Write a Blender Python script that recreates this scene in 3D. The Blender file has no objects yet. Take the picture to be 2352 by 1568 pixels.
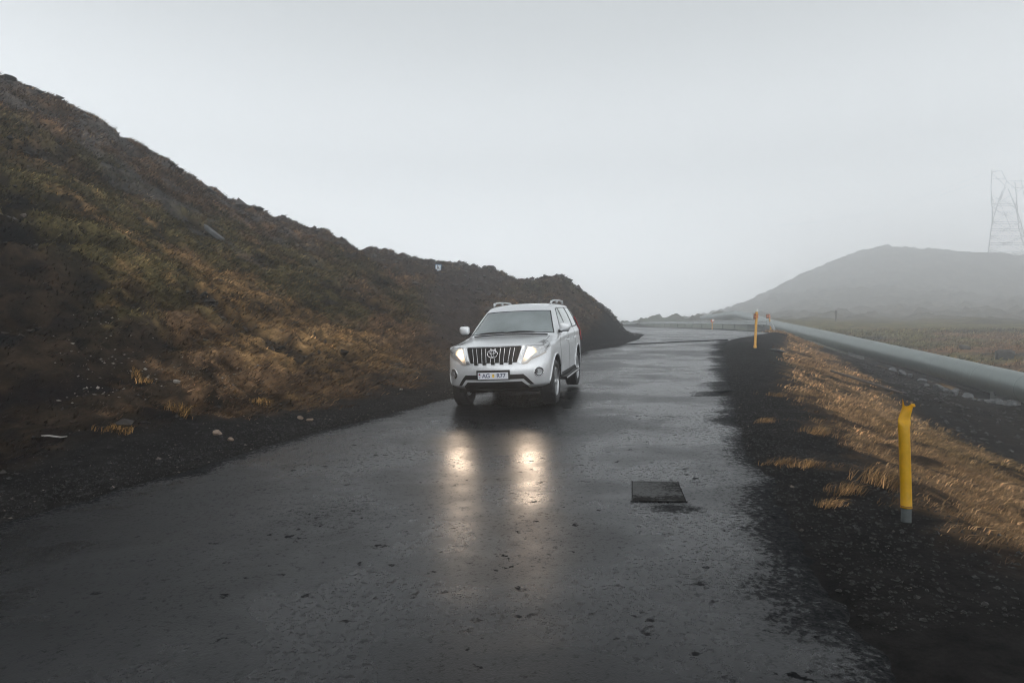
import bpy, bmesh, math, random
import numpy as np
from mathutils import Vector, Matrix
from mathutils.bvhtree import BVHTree

scene = bpy.context.scene
COL = scene.collection
rad = math.radians

# ------------------------------------------------------------------ camera
CAMZ = 1.716
HAZE = 0.0050
HEAD_W = 36.0
cam_data = bpy.data.cameras.new('camera')
cam = bpy.data.objects.new('camera', cam_data)
COL.objects.link(cam)
cam_data.sensor_width = 36.0
cam_data.lens = 24.0
cam_data.clip_start = 0.05
cam_data.clip_end = 4000.0
cam.location = (0.0, 0.0, CAMZ)
cam.rotation_euler = (rad(90), 0, 0)
scene.camera = cam

# ------------------------------------------------------------------ world: thick overcast
world = bpy.data.worlds.new('World')
scene.world = world
world.use_nodes = True
nt = world.node_tree
nt.nodes.clear()
w_out = nt.nodes.new('ShaderNodeOutputWorld')
w_bg = nt.nodes.new('ShaderNodeBackground')
w_sky = nt.nodes.new('ShaderNodeTexSky')
w_sky.sky_type = 'NISHITA'
w_sky.sun_disc = False
SUN_EL, SUN_ROT = rad(55), rad(200)
w_sky.sun_elevation = SUN_EL
w_sky.sun_rotation = SUN_ROT
w_sky.dust_density = 6.0
w_hsv = nt.nodes.new('ShaderNodeHueSaturation')
w_hsv.inputs['Saturation'].default_value = 0.15
w_geo = nt.nodes.new('ShaderNodeTexCoord')
w_sep = nt.nodes.new('ShaderNodeSeparateXYZ')
w_ramp = nt.nodes.new('ShaderNodeValToRGB')
cr = w_ramp.color_ramp
cr.interpolation = 'EASE'
cr.elements[0].position = 0.0
cr.elements[0].color = (2.02, 2.09, 2.15, 1)
cr.elements[1].position = 1.0
cr.elements[1].color = (0.25, 0.27, 0.285, 1)
e = cr.elements.new(0.10); e.color = (1.64, 1.69, 1.73, 1)
e = cr.elements.new(0.26); e.color = (0.66, 0.69, 0.71, 1)
e = cr.elements.new(0.45); e.color = (0.36, 0.383, 0.395, 1)
w_mul = nt.nodes.new('ShaderNodeVectorMath'); w_mul.operation = 'SCALE'
w_mul.inputs['Scale'].default_value = 13.0
w_mix = nt.nodes.new('ShaderNodeMix'); w_mix.data_type = 'RGBA'
w_mix.inputs['Factor'].default_value = 0.92
nt.links.new(w_geo.outputs['Generated'], w_sep.inputs[0])
nt.links.new(w_sep.outputs['Z'], w_ramp.inputs[0])
nt.links.new(w_ramp.outputs['Color'], w_mul.inputs[0])
nt.links.new(w_sky.outputs[0], w_hsv.inputs['Color'])
nt.links.new(w_hsv.outputs[0], w_mix.inputs[6])
nt.links.new(w_mul.outputs[0], w_mix.inputs[7])
nt.links.new(w_mix.outputs[2], w_bg.inputs['Color'])
w_bg.inputs['Strength'].default_value = 0.1
nt.links.new(w_bg.outputs[0], w_out.inputs[0])

# ------------------------------------------------------------------ sun behind cloud
sun_data = bpy.data.lights.new('sun', 'SUN')
sun_data.energy = 0.5
sun_data.angle = rad(50)
sun_data.color = (1.0, 0.97, 0.93)
sun = bpy.data.objects.new('sun', sun_data)
COL.objects.link(sun)
sd = Vector((math.sin(SUN_ROT) * math.cos(SUN_EL), math.cos(SUN_ROT) * math.cos(SUN_EL), math.sin(SUN_EL)))
sun.rotation_euler = sd.to_track_quat('Z', 'Y').to_euler()
sun.location = sd * 60

# ------------------------------------------------------------------ picture
vs = scene.view_settings
vs.view_transform = 'Standard'
vs.look = 'None'
vs.exposure = 0.36
vs.gamma = 1.0
vs.use_curve_mapping = False
cy = scene.cycles
cy.max_bounces = 8
cy.diffuse_bounces = 2
cy.glossy_bounces = 4
cy.transmission_bounces = 6
cy.transparent_max_bounces = 8
cy.volume_bounces = 5
cy.caustics_reflective = False
cy.caustics_refractive = False
cy.sample_clamp_indirect = 8.0
cy.use_denoising = True
cy.use_adaptive_sampling = False
cy.filter_width = 1.15

# ------------------------------------------------------------------ helpers
def link(o, parent=None):
    COL.objects.link(o)
    if parent is not None:
        o.parent = parent
    return o

def tag(o, label=None, cat=None, group=None, kind=None):
    if label: o['label'] = label
    if cat: o['category'] = cat
    if group: o['group'] = group
    if kind: o['kind'] = kind
    return o

def thing(name, label, cat, loc=(0, 0, 0), rot=(0, 0, 0), group=None):
    o = bpy.data.objects.new(name, None)
    o.empty_display_size = 0.2
    o.location = loc
    o.rotation_euler = rot
    link(o)
    return tag(o, label, cat, group)

def np_mesh(name, verts, faces, mat=None, smooth=True, cols=None, uniform=None):
    """verts Nx3; faces MxK array (all same size)."""
    verts = np.asarray(verts, dtype=np.float32)
    faces = np.asarray(faces, dtype=np.int32)
    me = bpy.data.meshes.new(name)
    k = faces.shape[1]
    me.vertices.add(len(verts))
    me.vertices.foreach_set('co', verts.ravel())
    me.loops.add(faces.size)
    me.loops.foreach_set('vertex_index', faces.ravel())
    me.polygons.add(len(faces))
    me.polygons.foreach_set('loop_start', np.arange(0, faces.size, k, dtype=np.int32))
    me.polygons.foreach_set('use_smooth', np.full(len(faces), smooth, dtype=bool))
    if cols is not None:
        a = me.color_attributes.new('cover', 'FLOAT_COLOR', 'POINT')
        c4 = np.ones((len(verts), 4), dtype=np.float32)
        c4[:, :cols.shape[1]] = cols
        a.data.foreach_set('color', c4.ravel())
    me.update(calc_edges=True)
    if mat: me.materials.append(mat)
    return me

def bm_obj(name, bm, mat, parent=None, smooth=False):
    me = bpy.data.meshes.new(name)
    bm.to_mesh(me); bm.free()
    for p in me.polygons: p.use_smooth = smooth
    if mat: me.materials.append(mat)
    return link(bpy.data.objects.new(name, me), parent)

def add_box(bm, c, s, rot=None):
    m = Matrix.Translation(c)
    if rot is not None: m = m @ rot.to_4x4()
    return bmesh.ops.create_cube(bm, size=1.0, matrix=m @ Matrix.Diagonal((s[0], s[1], s[2], 1)))['verts']

def add_tube(bm, pts, r, seg=8, caps=True):
    """tube through pts; r number or list"""
    pts = [Vector(p) for p in pts]
    rs = r if isinstance(r, (list, tuple)) else [r] * len(pts)
    rings = []
    for i, p in enumerate(pts):
        d = (pts[min(i + 1, len(pts) - 1)] - pts[max(i - 1, 0)]).normalized()
        up = Vector((0, 0, 1)) if abs(d.z) < 0.9 else Vector((1, 0, 0))
        a = d.cross(up).normalized(); b = a.cross(d).normalized()
        rings.append([bm.verts.new(p + (a * math.cos(t) + b * math.sin(t)) * rs[i])
                      for t in [2 * math.pi * k / seg for k in range(seg)]])
    for i in range(len(rings) - 1):
        for k in range(seg):
            bm.faces.new((rings[i][k], rings[i][(k + 1) % seg], rings[i + 1][(k + 1) % seg], rings[i + 1][k]))
    if caps:
        bm.faces.new(rings[0][::-1]); bm.faces.new(rings[-1])

def add_lathe(bm, prof, seg=24, m=None, close=False):
    """prof: list of (radius, height) round local z"""
    m = m or Matrix.Identity(4)
    rings = [[bm.verts.new(m @ Vector((r * math.cos(2 * math.pi * k / seg), r * math.sin(2 * math.pi * k / seg), h)))
              for k in range(seg)] for r, h in prof]
    n = len(rings)
    for i in range(n if close else n - 1):
        a, b = rings[i], rings[(i + 1) % n]
        for k in range(seg):
            bm.faces.new((a[k], a[(k + 1) % seg], b[(k + 1) % seg], b[k]))
    return rings

def bevel_all(bm, w, seg=1):
    bmesh.ops.bevel(bm, geom=list(bm.edges), offset=w, segments=seg, affect='EDGES', profile=0.5)

# numpy value noise
def _hash(ix, iy, seed):
    h = (ix.astype(np.int64) * 374761393 + iy.astype(np.int64) * 668265263 + seed * 982451653) & 0xFFFFFFFF
    h = ((h ^ (h >> 13)) * 1274126177) & 0xFFFFFFFF
    h = h ^ (h >> 16)
    return (h & 0xFFFFFF).astype(np.float64) / 0xFFFFFF

def vnoise(x, y, seed=0):
    ix = np.floor(x); iy = np.floor(y)
    fx = x - ix; fy = y - iy
    u = fx * fx * fx * (fx * (fx * 6 - 15) + 10); v = fy * fy * fy * (fy * (fy * 6 - 15) + 10)
    a = _hash(ix, iy, seed); b = _hash(ix + 1, iy, seed)
    c = _hash(ix, iy + 1, seed); d = _hash(ix + 1, iy + 1, seed)
    return (a + (b - a) * u) * (1 - v) + (c + (d - c) * u) * v

def fbm(x, y, octv=4, seed=0, gain=0.5):
    s = 0; a = 1; t = 0
    for o in range(octv):
        c, sn = math.cos(0.6 * o), math.sin(0.6 * o)
        s = s + a * (vnoise((x * c - y * sn) * 2 ** o + 17.3 * o, (x * sn + y * c) * 2 ** o - 9.1 * o, seed + o) - 0.5)
        t += a; a *= gain
    return s / t * 2       # about -1..1

def sstep(a, b, x):
    t = np.clip((x - a) / (b - a), 0, 1)
    return t * t * (3 - 2 * t)

# ------------------------------------------------------------------ materials
def nodes_of(name):
    m = bpy.data.materials.new(name)
    m.use_nodes = True
    n = m.node_tree
    return m, n, n.nodes['Principled BSDF']

def mat(name, col, rough=0.5, metal=0.0, spec=0.5, coat=0.0, var=0.0, vscale=20.0, bump=0.0, bscale=60.0, emit=None, estr=0.0):
    m, n, b = nodes_of(name)
    b.inputs['Base Color'].default_value = (*col, 1)
    b.inputs['Roughness'].default_value = rough
    b.inputs['Metallic'].default_value = metal
    b.inputs['Specular IOR Level'].default_value = spec
    b.inputs['Coat Weight'].default_value = coat
    b.inputs['Coat Roughness'].default_value = 0.05
    if emit:
        b.inputs['Emission Color'].default_value = (*emit, 1)
        b.inputs['Emission Strength'].default_value = estr
    tc = n.nodes.new('ShaderNodeTexCoord')
    if var > 0:
        nz = n.nodes.new('ShaderNodeTexNoise')
        nz.inputs['Scale'].default_value = vscale; nz.inputs['Detail'].default_value = 5
        n.links.new(tc.outputs['Object'], nz.inputs['Vector'])
        mr = n.nodes.new('ShaderNodeMapRange')
        mr.inputs[1].default_value = 0.3; mr.inputs[2].default_value = 0.7
        mr.inputs[3].default_value = 1 - var; mr.inputs[4].default_value = 1 + var
        n.links.new(nz.outputs['Fac'], mr.inputs[0])
        vm = n.nodes.new('ShaderNodeVectorMath'); vm.operation = 'SCALE'
        vm.inputs[0].default_value = col
        n.links.new(mr.outputs[0], vm.inputs['Scale'])
        n.links.new(vm.outputs[0], b.inputs['Base Color'])
    if bump > 0:
        nz = n.nodes.new('ShaderNodeTexNoise')
        nz.inputs['Scale'].default_value = bscale; nz.inputs['Detail'].default_value = 4
        n.links.new(tc.outputs['Object'], nz.inputs['Vector'])
        bp = n.nodes.new('ShaderNodeBump'); bp.inputs['Strength'].default_value = bump; bp.inputs['Distance'].default_value = 0.01
        n.links.new(nz.outputs['Fac'], bp.inputs['Height'])
        n.links.new(bp.outputs[0], b.inputs['Normal'])
    return m
# ================================================================== THE LAND
def PX(px, py, d):
    """a surveyed point: bearing and elevation (as read off a 2352 px wide frame) at distance d"""
    return ((px - 1176) / 1568 * d, d, CAMZ - (py - 784) / 1568 * d)

# road edges in plan, x as a function of y
_LE = np.array([(-36, -16.0), (-12, -9.0), (-1, -6.6), (3.5, -5.35), (5.94, -4.45), (7.6, -3.76), (9.87, -3.0), (13.65, -1.18), (19, 0.55),
                (26.8, 2.8), (29.8, 4.3), (36, 6.5), (45, 8.6), (60, 9.6), (90, 9.9), (130, 9.5), (180, 6.0)])
_RE = np.array([(-36, -5.5), (-12, 0.2), (0, 1.45), (2.5, 1.8), (3.77, 1.98), (4.71, 2.17), (6.14, 2.44), (8.25, 2.86), (11.4, 3.75), (13.2, 4.35),
                (16.3, 5.3), (20, 6.35), (25.6, 8.0), (31.6, 10.4), (36, 12.9), (41, 15.6), (46, 17.0), (60, 18.2), (90, 18.9), (130, 19.0), (180, 16.0)])
def _smooth_curve(tab):
    yy = np.linspace(tab[0, 0], tab[-1, 0], 2101)
    xx = np.interp(yy, tab[:, 0], tab[:, 1])
    k = np.hanning(21); k /= k.sum()
    xs = np.convolve(np.pad(xx, 10, mode='edge'), k, mode='valid')
    return yy, xs
_LC = _smooth_curve(_LE); _RC = _smooth_curve(_RE)
def edge_l(y): return np.interp(y, *_LC)
def edge_r(y): return np.interp(y, *_RC)

def road_z(x, y):
    x = np.asarray(x, float); y = np.asarray(y, float)
    up = np.where(y < 34, 0.0477 * y, 0.0477 * 34 + 0.030 * (y - 34) - 0.00004 * (y - 34) ** 2)
    return up + 0.028 * np.clip(x, -12, 14)

ctrl = []
def C(p): ctrl.append(p)
# left hill: foot, flank, ridge, back
for px, rows in {
    -500: [(1080, 7.0), (560, 9.5), (220, 12.5), (20, 16)],
    -200: [(1060, 7.6), (560, 11), (315, 14.5), (118, 19)],
    0:    [(1040, 8.0), (570, 12), (345, 16), (186, 21)],
    150:  [(1010, 8.8), (620, 12.5), (412, 17), (246, 22.5)],
    300:  [(985, 9.4), (677, 13), (470, 18), (334, 24)],
    500:  [(952, 10.8), (690, 15.3), (550, 20), (455, 26.5)],
    600:  [(935, 11.6), (700, 16.6), (575, 21.5), (503, 28)],
    700:  [(920, 12.6), (707, 18), (603, 23), (545, 29)],
    800:  [(885, 14.0), (712, 20), (617, 26), (572, 32)],
    900:  [(838, 16.0), (715, 22), (633, 29), (593, 36)],
    1000: [(770, 20.5), (682, 28), (647, 34), (609, 42)],
    1060: [(850, 18.5), (745, 25), (672, 33), (609, 43)],
    1130: [(720, 29), (668, 36), (624, 44)],
    1180: [(750, 28), (694, 35), (653, 43)],
    1240: [(760, 28), (704, 34), (655, 41.5)],
    1280: [(770, 28), (704, 34), (640, 41)],
    1330: [(780, 29), (725, 35), (662, 41)],
    1370: [(780, 31), (742, 36.5), (700, 42)],
    1420: [(775, 34), (750, 39), (725, 44)],
    1465: [(769, 38), (762, 42), (755, 47)],
}.items():
    for py, d in rows: C(PX(px, py, d))
    py, d = rows[-1]
    x, y, z = PX(px, py, d)
    el = (784 - py) / 1568
    if px < 1200:
        for dd in (14, 50): C((x * (d + dd) / d, d + dd, z + 0.08 * el * min(dd, 20)))
    else:
        C((x * (d + 10) / d, d + 10, max(z - 1.2, 1.2)))
for p in [(-4, 62, 3.2), (2, 80, 2.4), (-20, 110, 6), (0, 130, 2.8), (-60, 140, 9), (4, 180, 3), (-120, 60, 13), (-120, 200, 8), (-300, 100, 12), (-300, 300, 8),
          (-14, 0, 4.2), (-24, -8, 9), (-34, -20, 11), (-60, -60, 12), (-20, -40, 3), (-120, -70, 10), (-300, -80, 10)]: C(p)
# right side: bank, ditch, pipeline shelf, meadow, far hill
for p in [(3.4, 5.0, 0.30), (4.4, 5.4, -0.05), (7.5, 9.5, -0.30), (9.2, 12.5, -0.52), (12.0, 15.5, -0.86), (13.4, 22, 0.02), (16.5, 32, 0.70), (19.5, 42, 1.15),
          (5.6, 13, 0.72), (7.4, 13.8, 0.25), (7.0, 18, 0.98), (9.0, 19, 0.58), (9.4, 25.5, 1.40), (11.5, 26.5, 0.9), (12.2, 33, 1.85), (14.4, 34.5, 1.3), (16.5, 41.0, 1.95),
          (14.5, 16.5, -0.72), (16.5, 21, -0.45), (18.8, 25, -0.72), (20.9, 35, -0.05), (22.9, 45, 0.75), (25.8, 60, 1.7), (28.5, 78, 3.0), (31, 95, 4.35), (31, 125, 4.7), (31, 160, 5.2),
          (22, 24, -0.35), (26, 35, 0.25), (30, 46, 1.1), (36, 62, 2.1), (30, 18, -0.6), (40, 30, 0.4), (52, 45, 1.0), (10, 6, -0.8), (16, 9, -0.9), (24, 10, -0.8), (12, 0, -0.9), (24, -4, -1.0),
          (14, -30, -1.6), (40, -30, -1.4), (100, -40, -1), (300, -60, 0), (60, 10, 0.0), (120, 20, 1), (300, 50, 3)]: C(p)
for px, rows in {1560: [(758, 246.4), (758, 390.4)], 1640: [(742, 180), (726, 366)], 1760: [(742, 150), (715, 246.4), (676, 378.2)],
                 1850: [(738, 125), (698, 246.4), (629, 388)], 1950: [(738, 115), (678, 246.4), (589, 396.5)], 2000: [(738, 112), (668, 252), (577, 402.6)],
                 2090: [(740, 108), (672, 252), (580, 402.6)], 2160: [(740, 106), (676, 252), (603, 396.5)], 2250: [(740, 105), (682, 248.6), (620, 396.5)],
                 2352: [(743, 100), (682, 240.8), (604, 390.4)], 2500: [(745, 100), (675, 235.2), (595, 384.3)], 2700: [(745, 100), (675, 229.6), (592, 378.2)]}.items():
    for py, d in rows: C(PX(px, py, d))
    x, y, z = PX(px, *rows[-1])
    if px > 1600: C((x * 1.12, y * 1.12, z - 3))
for p in [(20, 500, 6), (-100, 500, 6), (-300, 420, 6), (380, 100, 10), (380, 0, 6)]: C(p)
# road bed itself
for y in (-20, -10, -3, 2, 5, 8, 11, 14, 18, 22, 27, 32, 38, 46, 58, 75, 95, 130):
    l, r = float(edge_l(y)), float(edge_r(y))
    for x in (l - 0.6, 0.5 * (l + r), r + 0.5):
        C((x, y, float(road_z(x, y)) + (0.06 if x < l else 0.0)))

CP = np.array(ctrl, dtype=np.float64)
SC = 40.0
def _phi(r2): return 0.5 * r2 * np.log(r2 + 1e-12)
def _tps_fit():
    p = CP[:, :2] / SC; n = len(p)
    d2 = ((p[:, None] - p[None]) ** 2).sum(-1)
    A = np.zeros((n + 3, n + 3))
    A[:n, :n] = _phi(d2) + np.eye(n) * 2e-4
    A[:n, n] = 1; A[:n, n + 1:] = p
    A[n, :n] = 1; A[n + 1:, :n] = p.T
    b = np.zeros(n + 3); b[:n] = CP[:, 2]
    return np.linalg.solve(A, b)
_TW = _tps_fit()
def tps(x, y):
    x = np.asarray(x, float); sh = x.shape
    q = np.stack([x.ravel(), np.asarray(y, float).ravel()], 1) / SC
    p = (CP[:, :2] / SC); n = len(p)
    out = np.empty(len(q))
    for i in range(0, len(q), 20000):
        s = q[i:i + 20000]
        r2 = (s ** 2).sum(1)[:, None] + (p ** 2).sum(1)[None] - 2 * s @ p.T
        np.maximum(r2, 0, out=r2)
        out[i:i + 20000] = _phi(r2) @ _TW[:n] + _TW[n] + s @ _TW[n + 1:]
    return out.reshape(sh)

def ragged(y, side):
    """how far the broken asphalt edge wanders (m, outwards positive)"""
    s = 11 if side < 0 else 23
    a = 0.16 * fbm(y * 0.55, y * 0 + 3.3, 2, s) + 0.10 * fbm(y * 2.1, y * 0 + 1.7, 3, s + 5) + 0.06 * fbm(y * 9.0, y * 0 + 5.1, 3, s + 9)
    if side > 0:
        a = a - 0.42 * sstep(12.55, 12.68, y) * (1 - sstep(13.25, 13.4, y))       # bite out of the edge
        a = a + 0.10 * fbm(y * 5.0, y * 0 + 8.8, 2, 77) * sstep(13, 16, y)
    a = a * (1 - sstep(29.0, 30.5, y))
    return a

def off_road(x, y):
    """signed distance (roughly) outside the asphalt: <0 on it"""
    wob = np.where(y > 31, 0.0, 1.0)
    return np.maximum(edge_l(y) - x, x - edge_r(y))

def shade_hollows(x, y):
    """sunken hollows in the heath, 0..1; their shade is also painted into the colour"""
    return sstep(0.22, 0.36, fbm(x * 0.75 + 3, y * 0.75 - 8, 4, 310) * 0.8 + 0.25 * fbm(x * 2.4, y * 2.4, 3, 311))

def bands(x, y):
    """terracettes: little steps that follow the contour of the slope"""
    u = x * 0.39 + y * 0.92; v = x * 0.92 - y * 0.39
    return fbm(u * 0.32, v * 1.7 + 0.5 * fbm(u * 0.3, v * 0.3, 2, 320), 4, 321)

def height(x, y, detail=True):
    x = np.asarray(x, float); y = np.asarray(y, float)
    z = tps(x, y)
    o = off_road(x, y)
    dist = np.hypot(x, y)
    if detail:
        left = sstep(1.0, 3.5, edge_l(y) - x)                  # hill flank
        right = sstep(1.2, 3.0, x - edge_r(y))
        rug = 0.35 + 0.65 * sstep(-0.1, 0.5, fbm(x * 0.12, y * 0.12, 3, 301))
        z = z + left * (0.34 * fbm(x * 0.33, y * 0.33, 4, 41) + 0.17 * rug * fbm(x * 1.25, y * 1.25, 4, 42)
                        + 0.13 * (np.abs(fbm(x * 1.9, y * 1.9, 4, 47)) - 0.25) + 0.06 * np.abs(fbm(x * 4.6, y * 4.6, 2, 48)) + 0.15 * bands(x, y) - 0.26 * shade_hollows(x, y) * sstep(2.0, 4.5, edge_l(y) - x))
        # rubble on the farther mound and round the track up the gully
        stony = sstep(2.6, 5.5, edge_l(y) - x) * sstep(24, 31, y) * (1 - sstep(70, 90, y))
        z = z + stony * (0.42 * np.maximum(fbm(x * 0.9, y * 0.9, 3, 43) - 0.05, 0) + 0.30 * np.maximum(fbm(x * 2.0, y * 2.0, 3, 45) - 0.1, 0) + 0.12 * np.maximum(fbm(x * 3.1, y * 3.1, 3, 44), 0))
        crag = left * sstep(0.25, 0.5, fbm(x * 0.28 + 7, y * 0.28, 3, 312) + 0.25) * sstep(17, 21, y - 0.08 * x)
        z = z + crag * 0.28 * np.maximum(fbm(x * 0.8 + 0.5 * y, y * 0.8, 4, 46), 0)
        shelf = sstep(0.5, 3, x - np.interp(y, [-2, 6, 12.4, 19.3, 29.1, 45.7], [9.2, 9.4, 9.75, 11.8, 15.6, 20.3])) * (1 - sstep(70, 90, y))
        z = z + shelf * (0.16 * np.abs(fbm(x * 0.7, y * 0.7, 4, 53)) + 0.07 * np.abs(fbm(x * 2.5, y * 2.5, 3, 54)))
        pl_ = x - np.interp(y, [10, 26, 62, 77, 107, 188], [15.4, 19.5, 26.65, 29.66, 35.5, 35.3])
        z = z - 0.42 * np.exp(-(pl_ / 1.7) ** 2) * sstep(5, 14, y) * (1 - sstep(85, 100, y))
        z = z + right * (0.13 * fbm(x * 0.5, y * 0.5, 4, 51) + 0.05 * fbm(x * 2.2, y * 2.2, 3, 52))
        far = sstep(80, 150, y)
        z = z + far * (1.6 * fbm(x * 0.06, y * 0.06, 5, 61) + 2.2 * np.maximum(fbm(x * 0.16, y * 0.16, 4, 62), 0) + 2.6 * np.maximum(fbm(x * 0.30, y * 0.30, 3, 63), 0))
        z = z + 0.035 * fbm(x * 2.7, y * 2.7, 3, 71) * sstep(0.1, 0.8, o) + 0.012 * fbm(x * 9, y * 9, 2, 72) * sstep(0.0, 0.3, o)
    zr = road_z(x, y)
    near = (y > -40) & (y < 178)
    w = sstep(0.15, 2.2, o)
    lap = o + 0.10 * fbm(x * 3.1, y * 3.1, 4, 83) + 0.05 * fbm(x * 11, y * 11, 2, 84)
    zz = zr + 0.022 * sstep(-0.02, 0.30, lap) - 0.05 * (1 - sstep(-0.30, 0.02, lap))
    # verge is loose gravel: slightly domed
    zz = zz + 0.05 * sstep(0.1, 0.8, o) * fbm(x * 0.9, y * 0.9, 3, 81)
    return np.where(near, zz * (1 - w) + z * w, z)

def axis_nodes(spec):
    out = [spec[0][0]]
    for (a, b, s) in spec:
        n = max(1, int(round((b - a) / s)))
        out += list(np.linspace(a, b, n + 1)[1:])
    return np.array(out)
xs = axis_nodes([(-210, -60, 8), (-60, -32, 0.8), (-32, -14, 0.16), (-14, 9, 0.085), (9, 18, 0.11), (18, 44, 0.32), (44, 200, 1.5), (200, 330, 3.5)])
ys = axis_nodes([(-38, -4, 1.2), (-4, 1.5, 0.3), (1.5, 17, 0.085), (17, 50, 0.14), (50, 130, 0.65), (130, 260, 1.8), (260, 420, 2.6), (420, 500, 8)])
GX, GY = np.meshgrid(xs, ys)
GZ = height(GX, GY)
# ------------------------------------------------------------------ what covers the ground
def blob(x, y, cx, cy_, rx, ry, ang=0.0):
    c, s = math.cos(ang), math.sin(ang)
    u = ((x - cx) * c + (y - cy_) * s) / rx; v = (-(x - cx) * s + (y - cy_) * c) / ry
    return np.exp(-(u * u + v * v))

def seg_dist(x, y, pts):
    d = np.full(np.shape(x), 1e9)
    for (ax, ay), (bx, by) in zip(pts[:-1], pts[1:]):
        t = np.clip(((x - ax) * (bx - ax) + (y - ay) * (by - ay)) / ((bx - ax) ** 2 + (by - ay) ** 2), 0, 1)
        d = np.minimum(d, np.hypot(x - ax - t * (bx - ax), y - ay - t * (by - ay)))
    return d

def lerp3(c, k, w): return c * (1 - w[..., None]) + np.asarray(k) * w[..., None]

TRACK = [(0.2, 17.5), (-1.2, 20.5), (-2.1, 25), (-2.5, 30), (-2.3, 35), (-1.0, 41)]
BANK_TOP = [(3.1, 3.6), (3.21, 4.27), (3.36, 5.14), (3.42, 5.87), (3.67, 6.98), (3.94, 8.53), (4.19, 9.74), (5.88, 14.77), (8.4, 21.5), (12.22, 31.2), (16.5, 41)]
def bank_in(x, y):
    return x - np.interp(y, [p[1] for p in BANK_TOP], [p[0] for p in BANK_TOP])
DITCH = [(9.2, -2), (9.4, 6), (9.75, 12.4), (11.0, 15.8), (11.8, 19.3), (15.6, 29.1), (20.3, 45.7)]

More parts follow.
